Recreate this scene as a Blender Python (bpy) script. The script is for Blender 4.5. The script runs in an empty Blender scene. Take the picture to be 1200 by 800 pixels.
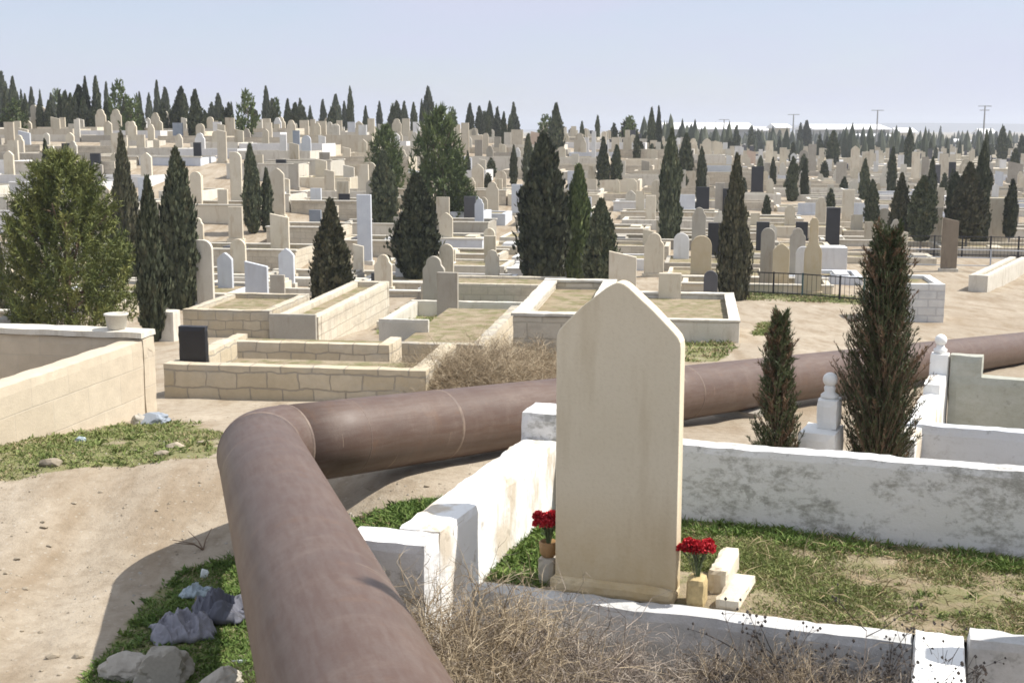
import bpy, bmesh, math, random
from mathutils import Vector, Matrix, noise as mnoise
R = math.radians
rnd = random.Random(7)
sc = bpy.context.scene
col = sc.collection

# ------------------------------------------------------------------ camera model
F_PX = 1500.0                      # focal length in photo pixels (1200 wide)
TILT = math.atan(250 / 1500)       # eye level lies at row 150 of the photo
CT, ST = math.cos(TILT), math.sin(TILT)

def ray(u, v):
    up = 400 - v
    return (u - 600, F_PX * CT + up * ST, -F_PX * ST + up * CT)

def project(p):
    d = p[1] * CT - p[2] * ST
    up = p[1] * ST + p[2] * CT
    return 600 + p[0] / d * F_PX, 400 - up / d * F_PX, d

# ------------------------------------------------------------------ terrain
NEAR = [(-60, -2.2), (0, -2.2), (4, -2.42), (6, -2.5), (8, -2.58), (10, -2.60), (13, -3.02), (18, -3.62), (22, -4.05), (30, -4.75), (38, -5.2), (46, -5.4)]
LEFT = [(46, -5.15), (52, -4.5), (60, -3.2), (75, -1.6), (90, -0.5), (110, -0.2), (140, -1), (200, -4), (400, -6.5), (3000, -9), (9000, -9)]
MID = [(46, -5.35), (55, -5.2), (70, -4.4), (90, -2.8), (120, -1.25), (150, -1.0), (220, -2.6), (400, -6), (3000, -9), (9000, -9)]
RIGHT = [(46, -5.4), (60, -5.2), (80, -4.6), (120, -4.2), (200, -4.6), (400, -6.3), (3000, -9), (9000, -9)]

def interp(tab, x):
    if x <= tab[0][0]: return tab[0][1]
    for (a, za), (b, zb) in zip(tab, tab[1:]):
        if x <= b:
            t = (x - a) / (b - a)
            return za + (zb - za) * t
    return tab[-1][1]

def smooth_interp(tab, x, w):
    return (interp(tab, x - w) + interp(tab, x) * 2 + interp(tab, x + w)) / 4

def sstep(a, b, x):
    t = min(1, max(0, (x - a) / (b - a)))
    return t * t * (3 - 2 * t)

def ground(x, y):
    yy = y + 0.0
    w = 0.6 + 0.06 * abs(yy)
    if yy < 40:
        z = smooth_interp(NEAR, yy, min(w, 1.5))
    else:
        t = x / max(yy, 1)
        l, m, r = (smooth_interp(T, yy, w) for T in (LEFT, MID, RIGHT))
        a = sstep(-0.22, 0.0, t)
        b = sstep(0.02, 0.23, t)
        far = (l * (1 - a) + m * a) * (1 - b) + r * b
        n = smooth_interp(NEAR, yy, 1.5)
        k = sstep(40, 52, yy)
        z = n * (1 - k) + far * k
    # hollow in front of the near enclosure, small banks, ruts
    if yy < 12:
        z -= 0.28 * sstep(-0.3, 0.7, x) * sstep(6.6, 5.6, yy) * sstep(0.5, 2.5, yy)
        z -= 0.05 * math.exp(-((x + 2.9 + 0.10 * (yy - 8)) / 0.22) ** 2) * sstep(3, 5, yy) * sstep(11, 9, yy)
        z += 0.03 * math.exp(-((x + 3.35 + 0.10 * (yy - 8)) / 0.2) ** 2) * sstep(3, 5, yy) * sstep(11, 9, yy)
        # earth banked up under the far leg of the pipe, hollow left of the near leg
        t = (x + 1.2) * 0.604 + (yy - 8.76) * 0.797
        dl = abs(-(x + 1.2) * 0.797 + (yy - 8.76) * 0.604)
        zb_ = -2.145 - 0.0985 * t - 0.275 - 0.03
        k = math.exp(-(dl / 0.75) ** 2) * sstep(-0.2, 0.7, t) * sstep(6.5, 4.5, t)
        z = z + max(0.0, zb_ - z) * k if zb_ > z else z
        z -= 0.30 * sstep(10.0, 7.8, yy) * sstep(-0.7, -1.6, x)
    if yy < 60:
        z += 0.05 * mnoise.noise((x * 0.55, yy * 0.55, 3.1)) + 0.016 * mnoise.noise((x * 2.3, yy * 2.3, 7.7))
    if yy > 30:
        z += sstep(30, 60, yy) * 0.12 * mnoise.noise((x * 0.12, yy * 0.12, 1.3))
    return z

def at(u, v, dz=0.0):
    """ground point seen at photo pixel (u, v)"""
    r = ray(u, v)
    y, px = 1.2, None
    while y < 2500:
        s = y / r[1]
        if r[2] * s <= ground(r[0] * s, y) + dz:
            lo, hi = px, y
            for _ in range(22):
                m = (lo + hi) / 2
                s = m / r[1]
                if r[2] * s <= ground(r[0] * s, m) + dz: hi = m
                else: lo = m
            s = hi / r[1]
            return Vector((r[0] * s, hi, ground(r[0] * s, hi)))
        px = y
        y *= 1.012
    s = 2500 / r[1]
    return Vector((r[0] * s, 2500, ground(r[0] * s, 2500)))

def at_near(u, v, lo, hi, r):
    """like at(), but a base hidden behind the crest stands at a plausible distance just beyond it"""
    p = at(u, v)
    if p.y <= hi: return p
    k = ray(u, 150); y = r.uniform(lo, hi)
    x = k[0] / k[1] * y
    return Vector((x, y, ground(x, y)))

def at_depth(u, v, y):
    r = ray(u, v); s = y / r[1]
    return Vector((r[0] * s, y, r[2] * s))

def px_h(v_top, p):
    """height above p that reaches row v_top"""
    r = ray(600, v_top)
    return r[2] / r[1] * p[1] - p[2]

# ------------------------------------------------------------------ material helpers
class N:
    def __init__(s, name):
        s.m = bpy.data.materials.new(name); s.m.use_nodes = True
        s.t = s.m.node_tree
        s.b = s.t.nodes['Principled BSDF']
        s.tc = s.t.nodes.new('ShaderNodeTexCoord')
    def new(s, typ, **kw):
        n = s.t.nodes.new(typ)
        for k, v in kw.items(): setattr(n, k, v)
        return n
    def link(s, a, b): s.t.links.new(a, b)
    def setin(s, n, key, v):
        if v is None: return
        if hasattr(v, 'bl_idname') or isinstance(v, bpy.types.NodeSocket): s.link(v, n.inputs[key])
        else: n.inputs[key].default_value = v
    def obj(s, rand=True):
        if not rand: return s.tc.outputs['Object']
        oi = s.new('ShaderNodeObjectInfo')
        mu = s.new('ShaderNodeMath', operation='MULTIPLY'); mu.inputs[1].default_value = 37.0
        s.link(oi.outputs['Random'], mu.inputs[0])
        ad = s.new('ShaderNodeVectorMath', operation='ADD')
        s.link(s.tc.outputs['Object'], ad.inputs[0]); s.link(mu.outputs[0], ad.inputs[1])
        return ad.outputs[0]
    def pos(s): return s.new('ShaderNodeNewGeometry').outputs['Position']
    def rand(s): return s.new('ShaderNodeObjectInfo').outputs['Random']
    def map(s, vec, scale=(1, 1, 1), rot=(0, 0, 0)):
        n = s.new('ShaderNodeMapping'); s.link(vec, n.inputs['Vector'])
        n.inputs['Scale'].default_value = scale; n.inputs['Rotation'].default_value = rot
        return n.outputs[0]
    def noise(s, vec, scale, detail=4, rough=0.55, out='Fac'):
        n = s.new('ShaderNodeTexNoise'); s.link(vec, n.inputs['Vector'])
        n.inputs['Scale'].default_value = scale; n.inputs['Detail'].default_value = detail; n.inputs['Roughness'].default_value = rough
        return n.outputs[out]
    def ramp(s, fac, stops):
        n = s.new('ShaderNodeValToRGB'); s.link(fac, n.inputs[0])
        e = n.color_ramp.elements
        while len(e) < len(stops): e.new(0.5)
        for q, (p, c) in zip(e, stops):
            q.position = p
            q.color = (c, c, c, 1) if isinstance(c, (int, float)) else (c[0], c[1], c[2], 1)
        return n.outputs[0]
    def mix(s, fac, a, b, mode='MIX'):
        n = s.new('ShaderNodeMix', data_type='RGBA', blend_type=mode)
        s.setin(n, 0, fac)
        for k, v in ((6, a), (7, b)):
            if isinstance(v, bpy.types.NodeSocket): s.link(v, n.inputs[k])
            else: n.inputs[k].default_value = (v[0], v[1], v[2], 1)
        return n.outputs[2]
    def math(s, op, a, b=None):
        n = s.new('ShaderNodeMath', operation=op)
        s.setin(n, 0, a)
        if b is not None: s.setin(n, 1, b)
        return n.outputs[0]
    def sep(s, vec):
        n = s.new('ShaderNodeSeparateXYZ'); s.link(vec, n.inputs[0]); return n.outputs
    def bump(s, h, strength=0.3, dist=0.02, prev=None):
        n = s.new('ShaderNodeBump'); s.link(h, n.inputs['Height'])
        n.inputs['Strength'].default_value = strength; n.inputs['Distance'].default_value = dist
        if prev is not None: s.link(prev, n.inputs['Normal'])
        return n.outputs[0]
    def done(s, color, rough=0.8, normal=None, metal=0.0, spec=0.3):
        if isinstance(color, bpy.types.NodeSocket): s.link(color, s.b.inputs['Base Color'])
        else: s.b.inputs['Base Color'].default_value = (*color, 1)
        if isinstance(rough, bpy.types.NodeSocket): s.link(rough, s.b.inputs['Roughness'])
        else: s.b.inputs['Roughness'].default_value = rough
        s.b.inputs['Metallic'].default_value = metal
        s.b.inputs['Specular IOR Level'].default_value = spec
        if normal is not None: s.link(normal, s.b.inputs['Normal'])
        return s.m

MAT = {}
def stone(name, c1, c2, stain=None, rough=0.85, grain=60, bump=0.25, var=0.16, spec=0.25):
    n = N(name); v = n.obj()
    a = n.noise(v, 2.2, 5, 0.6)
    c = n.mix(n.ramp(a, [(0.3, 0.0), (0.72, 1.0)]), c1, c2)
    g = n.noise(v, grain, 3, 0.6)
    c = n.mix(n.ramp(g, [(0.35, 0.22), (0.6, 0.0)]), c, [q * 0.62 for q in c1])
    if stain:
        st = n.noise(n.map(v, (3.0, 3.0, 0.7)), 1.6, 5, 0.65)
        c = n.mix(n.ramp(st, [(0.52, 0.0), (0.75, 0.75)]), c, stain)
    k = n.math('ADD', n.math('MULTIPLY', n.rand(), var * 2), 1 - var)
    cm = n.new('ShaderNodeVectorMath', operation='SCALE'); n.link(c, cm.inputs[0]); n.link(k, cm.inputs['Scale'])
    MAT[name] = n.done(cm.outputs[0], rough, n.bump(g, bump, 0.006), spec=spec)

stone('cream', (0.56, 0.505, 0.40), (0.63, 0.58, 0.475), (0.36, 0.27, 0.16))
stone('ochre', (0.50, 0.415, 0.275), (0.56, 0.49, 0.36), (0.45, 0.33, 0.17))
stone('grey', (0.34, 0.315, 0.27), (0.40, 0.375, 0.32), (0.25, 0.21, 0.16))
stone('brown', (0.21, 0.17, 0.125), (0.27, 0.225, 0.17), (0.14, 0.11, 0.08))
stone('white', (0.62, 0.62, 0.62), (0.72, 0.72, 0.71), (0.50, 0.48, 0.45), var=0.08)
stone('bluewhite', (0.52, 0.55, 0.60), (0.62, 0.65, 0.69), (0.47, 0.48, 0.50), var=0.08)
stone('bluegrey', (0.24, 0.28, 0.33), (0.33, 0.36, 0.41), None, 0.6)
stone('black', (0.016, 0.018, 0.024), (0.024, 0.026, 0.034), None, 0.38, 160, 0.03, 0.2, 0.5)
stone('slate', (0.07, 0.072, 0.08), (0.10, 0.10, 0.11), None, 0.5, 120, 0.05, 0.2, 0.4)
stone('darkstone', (0.12, 0.115, 0.11), (0.17, 0.16, 0.15), (0.08, 0.075, 0.07))
stone('pinkcream', (0.46, 0.36, 0.29), (0.52, 0.42, 0.34), (0.38, 0.26, 0.19))
stone('rubble', (0.34, 0.31, 0.265), (0.43, 0.40, 0.35), (0.20, 0.18, 0.15), bump=0.6, grain=25)
stone('palewall', (0.56, 0.53, 0.455), (0.63, 0.60, 0.535), (0.33, 0.285, 0.22), var=0.10)

stone('clod', (0.27, 0.225, 0.165), (0.36, 0.31, 0.24), bump=0.6, grain=25)
def m_headstone():
    n = N('headstone_limestone'); v = n.tc.outputs['Object']
    a = n.noise(v, 1.7, 5, 0.6)
    c = n.mix(n.ramp(a, [(0.3, 0.0), (0.7, 1.0)]), (0.63, 0.56, 0.415), (0.69, 0.625, 0.485))
    z = n.sep(v)[2]
    low = n.math('MULTIPLY', n.ramp(z, [(0.02, 1.0), (0.55, 0.0)]), n.ramp(n.noise(v, 3.2, 6, 0.7), [(0.3, 0.25), (0.65, 1.0)]))
    c = n.mix(n.math('MULTIPLY', low, 0.8), c, (0.42, 0.29, 0.115))
    band = n.noise(n.map(v, (3, 3, 0.5)), 2.0, 4, 0.6)
    c = n.mix(n.ramp(band, [(0.5, 0.0), (0.75, 0.5)]), c, (0.44, 0.355, 0.22))
    g = n.noise(v, 55, 4, 0.65)
    c = n.mix(n.ramp(g, [(0.32, 0.14), (0.5, 0.0)]), c, (0.36, 0.29, 0.19))
    pits = n.noise(v, 130, 2, 0.5)
    nb = n.bump(pits, 0.25, 0.003, n.bump(g, 0.3, 0.006))
    MAT['headstone_limestone'] = n.done(c, 0.88, nb, spec=0.2)
m_headstone()

def m_blocks(name, c1, c2, mortar, bw, bh, ms=0.012, warp=0.02, bump=0.6, dark=None):
    n = N(name); v = n.tc.outputs['Object']
    x, y, z = n.sep(v)[0], n.sep(v)[1], n.sep(v)[2]
    cb = n.new('ShaderNodeCombineXYZ')
    n.link(n.math('ADD', x, n.math('MULTIPLY', n.rand(), 3.3)), cb.inputs[0]); n.link(z, cb.inputs[1])
    w = n.noise(v, 3.5, 3, 0.5, 'Color')
    wv = n.new('ShaderNodeVectorMath', operation='SUBTRACT'); n.link(w, wv.inputs[0]); wv.inputs[1].default_value = (0.5, 0.5, 0.5)
    ws = n.new('ShaderNodeVectorMath', operation='SCALE'); n.link(wv.outputs[0], ws.inputs[0]); ws.inputs['Scale'].default_value = warp
    wa = n.new('ShaderNodeVectorMath', operation='ADD'); n.link(cb.outputs[0], wa.inputs[0]); n.link(ws.outputs[0], wa.inputs[1])
    br = n.new('ShaderNodeTexBrick'); n.link(wa.outputs[0], br.inputs['Vector'])
    br.inputs['Scale'].default_value = 1.0
    br.inputs['Brick Width'].default_value = bw; br.inputs['Row Height'].default_value = bh
    br.inputs['Mortar Size'].default_value = ms; br.inputs['Mortar Smooth'].default_value = 0.25
    br.inputs['Color1'].default_value = (*c1, 1); br.inputs['Color2'].default_value = (*c2, 1)
    br.inputs['Mortar'].default_value = (*mortar, 1)
    br.offset = 0.45
    c = br.outputs['Color']
    a = n.noise(v, 5.5, 6, 0.65)
    c = n.mix(n.ramp(a, [(0.3, 0.35), (0.65, 0.0)]), c, [q * 0.6 for q in c1])
    if dark:
        b = n.noise(n.map(v, (1, 1, 2.0)), 1.1, 6, 0.7)
        c = n.mix(n.ramp(b, [(0.5, 0.0), (0.68, 0.7)]), c, dark)
    g = n.noise(v, 34, 5, 0.7)
    h = n.math('SUBTRACT', n.math('MULTIPLY', g, 0.45), n.math('MULTIPLY', br.outputs['Fac'], 0.9))
    MAT[name] = n.done(c, 0.92, n.bump(h, bump, 0.02), spec=0.15)

m_blocks('sawn_block', (0.55, 0.48, 0.375), (0.50, 0.43, 0.33), (0.50, 0.44, 0.35), 0.62, 0.31, 0.007, 0.012, 0.45)
m_blocks('rubble_block', (0.47, 0.40, 0.285), (0.56, 0.495, 0.385), (0.34, 0.31, 0.26), 0.40, 0.20, 0.010, 0.11, 0.8, (0.42, 0.395, 0.345))
m_blocks('far_block', (0.54, 0.485, 0.385), (0.60, 0.55, 0.455), (0.45, 0.405, 0.325), 0.5, 0.24, 0.014, 0.05, 0.5, (0.33, 0.29, 0.235))
m_blocks('white_block', (0.60, 0.60, 0.58), (0.68, 0.68, 0.66), (0.50, 0.50, 0.50), 0.45, 0.21, 0.02, 0.05, 0.5, (0.40, 0.41, 0.42))

def m_plaster(name, white, gray, lo, hi, speck=True, tan=None, streak=False):
    n = N(name); v = n.obj()
    vv = n.map(v, (1.4, 1.4, 2.3)) if not streak else n.map(v, (2.6, 2.6, 0.55))
    a = n.math('ADD', n.math('MULTIPLY', n.noise(vv, 1.5, 9, 0.78), 0.6), n.math('MULTIPLY', n.noise(vv, 6.5, 9, 0.8), 0.4))
    c = n.mix(n.ramp(a, [(lo, 0.0), (hi, 1.0)]), white, gray)
    if tan:
        b = n.noise(n.map(v, (1, 1, 0.45)), 3.1, 6, 0.65)
        c = n.mix(n.ramp(b, [(0.50, 0.0), (0.60, 0.8)]), c, tan)
    if speck:
        s = n.noise(v, 24, 5, 0.75)
        c = n.mix(n.ramp(s, [(0.24, 0.7), (0.36, 0.0)]), c, [q * 0.4 for q in gray])
        k = n.noise(v, 7.5, 7, 0.7)
        c = n.mix(n.ramp(k, [(0.6, 0.0), (0.64, 0.55)]), c, [q * 0.7 for q in gray])
    g = n.noise(v, 45, 5, 0.7)
    h = n.math('ADD', n.math('MULTIPLY', g, 0.6), n.math('MULTIPLY', a, -0.8))
    MAT[name] = n.done(c, 0.9, n.bump(h, 0.5, 0.012), spec=0.2)
m_plaster('peeling_whitewash', (0.70, 0.70, 0.70), (0.36, 0.355, 0.335), 0.495, 0.575)
m_plaster('worn_whitewash', (0.78, 0.78, 0.76), (0.52, 0.45, 0.35), 0.55, 0.64, True, (0.52, 0.44, 0.33), True)
m_plaster('clean_whitewash', (0.80, 0.80, 0.78), (0.55, 0.54, 0.51), 0.60, 0.72, False)
m_plaster('grey_render', (0.56, 0.56, 0.56), (0.40, 0.40, 0.39), 0.42, 0.60)
m_plaster('pale_blue_render', (0.56, 0.585, 0.62), (0.42, 0.43, 0.44), 0.5, 0.64)
m_plaster('olive_render', (0.42, 0.425, 0.38), (0.33, 0.335, 0.28), 0.42, 0.6)

def m_ground():
    n = N('dry_earth'); v = n.pos()
    warp = n.noise(v, 0.5, 4, 0.6)
    a = n.noise(v, 0.23, 7, 0.6)
    c = n.mix(n.ramp(a, [(0.32, 0.0), (0.68, 1.0)]), (0.295, 0.245, 0.185), (0.375, 0.325, 0.255))
    st = n.noise(n.map(v, (2.4, 0.55, 1), (0, 0, R(-24))), 1.1, 7, 0.62)
    c = n.mix(n.ramp(st, [(0.38, 0.65), (0.53, 0.0)]), c, (0.225, 0.17, 0.112))
    pale = n.noise(n.map(v, (2.0, 0.8, 1), (0, 0, R(-30))), 0.8, 6, 0.6)
    c = n.mix(n.ramp(pale, [(0.54, 0.0), (0.7, 0.65)]), c, (0.43, 0.375, 0.30))
    b = n.noise(v, 9, 6, 0.7)
    c = n.mix(n.ramp(b, [(0.3, 0.5), (0.55, 0.0)]), c, (0.18, 0.14, 0.095))
    peb = n.new('ShaderNodeTexVoronoi'); n.link(v, peb.inputs['Vector']); peb.inputs['Scale'].default_value = 16
    c = n.mix(n.ramp(peb.outputs['Distance'], [(0.08, 0.5), (0.2, 0.0)]), c, (0.40, 0.37, 0.32))
    at_ = n.new('ShaderNodeAttribute'); at_.attribute_name = 'green'
    gn = n.noise(v, 3.2, 6, 0.7)
    gf = n.math('SUBTRACT', n.math('ADD', at_.outputs['Fac'], gn), 0.62)
    gcol = n.mix(n.noise(v, 6, 4, 0.6), (0.115, 0.135, 0.045), (0.20, 0.185, 0.085))
    c = n.mix(n.ramp(gf, [(0.32, 0.0), (0.5, 0.85)]), c, gcol)
    fine = n.noise(v, 40, 4, 0.7)
    h = n.math('ADD', n.math('MULTIPLY', b, 0.7), n.math('MULTIPLY', fine, 0.25))
    MAT['dry_earth'] = n.done(c, 0.95, n.bump(h, 0.7, 0.035), spec=0.1)
m_ground()

def m_soil():
    n = N('plot_soil'); v = n.pos()
    a = n.noise(v, 2.6, 7, 0.65)
    c = n.mix(n.ramp(a, [(0.3, 0.0), (0.7, 1.0)]), (0.21, 0.165, 0.105), (0.34, 0.285, 0.205))
    g = n.noise(v, 3.7, 5, 0.65)
    c = n.mix(n.ramp(g, [(0.46, 0.0), (0.6, 0.65)]), c, (0.13, 0.14, 0.05))
    f = n.noise(v, 40, 4, 0.7)
    MAT['plot_soil'] = n.done(c, 0.95, n.bump(f, 0.8, 0.02), spec=0.1)
m_soil()

def m_pipe():
    n = N('rusted_steel'); uv = n.tc.outputs['UV']; v = n.tc.outputs['Object']
    a = n.noise(v, 1.6, 7, 0.65)
    c = n.mix(n.ramp(a, [(0.3, 0.0), (0.7, 1.0)]), (0.090, 0.062, 0.049), (0.126, 0.090, 0.073))
    s = n.noise(n.map(uv, (1.2, 9, 1)), 3.0, 6, 0.7)
    c = n.mix(n.ramp(s, [(0.40, 0.75), (0.58, 0.0)]), c, (0.082, 0.046, 0.032))
    p = n.noise(n.map(uv, (3.0, 1.3, 1)), 2.2, 7, 0.7)
    c = n.mix(n.ramp(p, [(0.50, 0.0), (0.70, 0.38)]), c, (0.175, 0.132, 0.106))
    scr = n.noise(n.map(uv, (26, 1.1, 1), (0, 0, R(14))), 1.0, 3, 0.5)
    c = n.mix(n.ramp(scr, [(0.70, 0.0), (0.73, 0.7)]), c, (0.36, 0.285, 0.205))
    ru = n.noise(v, 5.5, 9, 0.75)
    c = n.mix(n.ramp(ru, [(0.55, 0.0), (0.66, 0.6)]), c, (0.125, 0.072, 0.045))
    f = n.noise(v, 70, 4, 0.7)
    c = n.mix(n.ramp(f, [(0.36, 0.4), (0.55, 0.0)]), c, (0.085, 0.05, 0.038))
    MAT['rusted_steel'] = n.done(c, n.ramp(a, [(0.3, 0.46), (0.7, 0.62)]), n.bump(f, 0.18, 0.004), metal=0.0, spec=0.45)
    n = N('weld_seam'); v = n.tc.outputs['Object']
    a = n.noise(v, 9, 5, 0.7)
    MAT['weld_seam'] = n.done(n.mix(n.ramp(a, [(0.4, 0.0), (0.62, 1.0)]), (0.125, 0.09, 0.075), (0.20, 0.15, 0.115)), 0.6, n.bump(n.noise(v, 60, 3), 0.4, 0.004), spec=0.4)
m_pipe()

def foliage(name, c1, c2, c3, patch=(0.17, 0.12, 0.06), amt=0.35, rough=0.6, obj_var=0.2):
    n = N(name)
    at_ = n.new('ShaderNodeAttribute'); at_.attribute_name = 'tint'
    t = n.sep(at_.outputs['Color'])[0]
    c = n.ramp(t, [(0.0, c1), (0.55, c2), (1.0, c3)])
    v = n.obj()
    p = n.noise(v, 4.5, 4, 0.6)
    c = n.mix(n.ramp(p, [(0.56, 0.0), (0.72, amt)]), c, patch)
    k = n.math('ADD', n.math('MULTIPLY', n.rand(), obj_var * 2), 1 - obj_var)
    cm = n.new('ShaderNodeVectorMath', operation='SCALE'); n.link(c, cm.inputs[0]); n.link(k, cm.inputs['Scale'])
    MAT[name] = n.done(cm.outputs[0], rough, spec=0.25)
foliage('cypress_foliage', (0.043, 0.053, 0.031), (0.072, 0.086, 0.049), (0.12, 0.13, 0.076), obj_var=0.3)
foliage('brown_cypress_foliage', (0.050, 0.054, 0.032), (0.085, 0.087, 0.05), (0.14, 0.13, 0.08), (0.155, 0.125, 0.075), 0.4)
foliage('juniper_foliage', (0.046, 0.062, 0.028), (0.078, 0.098, 0.044), (0.13, 0.138, 0.068), (0.12, 0.09, 0.05), 0.3)
foliage('green_foliage', (0.058, 0.082, 0.03), (0.095, 0.13, 0.044), (0.15, 0.18, 0.07), (0.12, 0.13, 0.04), 0.3)
foliage('pine_foliage', (0.062, 0.082, 0.024), (0.115, 0.135, 0.036), (0.19, 0.195, 0.058), (0.12, 0.115, 0.03), 0.3)
foliage('reddish_twig', (0.12, 0.075, 0.045), (0.17, 0.11, 0.065), (0.24, 0.16, 0.10), amt=0.1)
foliage('grass_blade', (0.095, 0.13, 0.036), (0.17, 0.21, 0.062), (0.29, 0.29, 0.12), (0.22, 0.19, 0.09), 0.3, 0.7, 0.05)
foliage('lush_grass_blade', (0.06, 0.11, 0.022), (0.11, 0.175, 0.038), (0.18, 0.24, 0.062), (0.15, 0.17, 0.05), 0.3, 0.7, 0.05)
foliage('dry_grass_blade', (0.22, 0.165, 0.09), (0.33, 0.26, 0.15), (0.45, 0.37, 0.24), (0.26, 0.19, 0.11), 0.3, 0.8, 0.05)
foliage('dry_twig', (0.19, 0.14, 0.085), (0.31, 0.245, 0.16), (0.46, 0.385, 0.275), (0.20, 0.14, 0.095), 0.5, 0.8, 0.06)
foliage('grey_twig', (0.13, 0.105, 0.085), (0.24, 0.20, 0.165), (0.38, 0.33, 0.275), (0.16, 0.10, 0.075), 0.5, 0.8, 0.06)
foliage('dark_twig', (0.045, 0.04, 0.038), (0.075, 0.065, 0.058), (0.15, 0.12, 0.10), (0.16, 0.08, 0.045), 0.3, 0.8, 0.06)
foliage('carnation_petal', (0.33, 0.008, 0.016), (0.50, 0.018, 0.03), (0.62, 0.07, 0.08), (0.36, 0.006, 0.014), 0.4, 0.6, 0.05)
foliage('flower_stem', (0.08, 0.115, 0.05), (0.14, 0.18, 0.09), (0.24, 0.27, 0.17), amt=0.0)

def simple(name, c, rough=0.6, metal=0.0, spec=0.3, grain=20, amt=0.3):
    n = N(name); v = n.obj(); a = n.noise(v, grain, 4, 0.6)
    cc = n.mix(n.ramp(a, [(0.35, amt), (0.65, 0.0)]), c, [q * 0.55 for q in c])
    MAT[name] = n.done(cc, rough, n.bump(a, 0.15, 0.004), metal, spec)
simple('bark', (0.15, 0.105, 0.07), 0.9)
simple('pale_bark', (0.36, 0.33, 0.29), 0.9)
simple('twig_bark', (0.17, 0.12, 0.085), 0.9)
simple('dark_iron', (0.03, 0.03, 0.035), 0.5, 0.2)
simple('green_iron', (0.10, 0.19, 0.19), 0.5)
simple('grey_rail', (0.50, 0.52, 0.55), 0.5)
simple('pale_cloth', (0.25, 0.25, 0.285), 0.85, grain=6)
simple('dark_cloth', (0.13, 0.135, 0.165), 0.85, grain=6)
simple('white_plastic', (0.62, 0.66, 0.66), 0.4)
simple('blue_plastic', (0.34, 0.41, 0.45), 0.4)
simple('yellow_stone', (0.50, 0.39, 0.20), 0.85, grain=40, amt=0.5)
simple('amber_pot', (0.33, 0.20, 0.09), 0.6)
simple('pot_grey', (0.40, 0.37, 0.34), 0.8)
simple('warehouse_roof', (0.80, 0.80, 0.80), 0.6, grain=0.3, amt=0.1)
simple('warehouse_wall', (0.38, 0.38, 0.37), 0.8, grain=0.4, amt=0.35)
simple('tan_wall', (0.55, 0.49, 0.36), 0.8, grain=0.4, amt=0.2)
simple('dark_opening', (0.10, 0.10, 0.11), 0.7)
simple('pole_wood', (0.26, 0.255, 0.25), 0.8)

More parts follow.
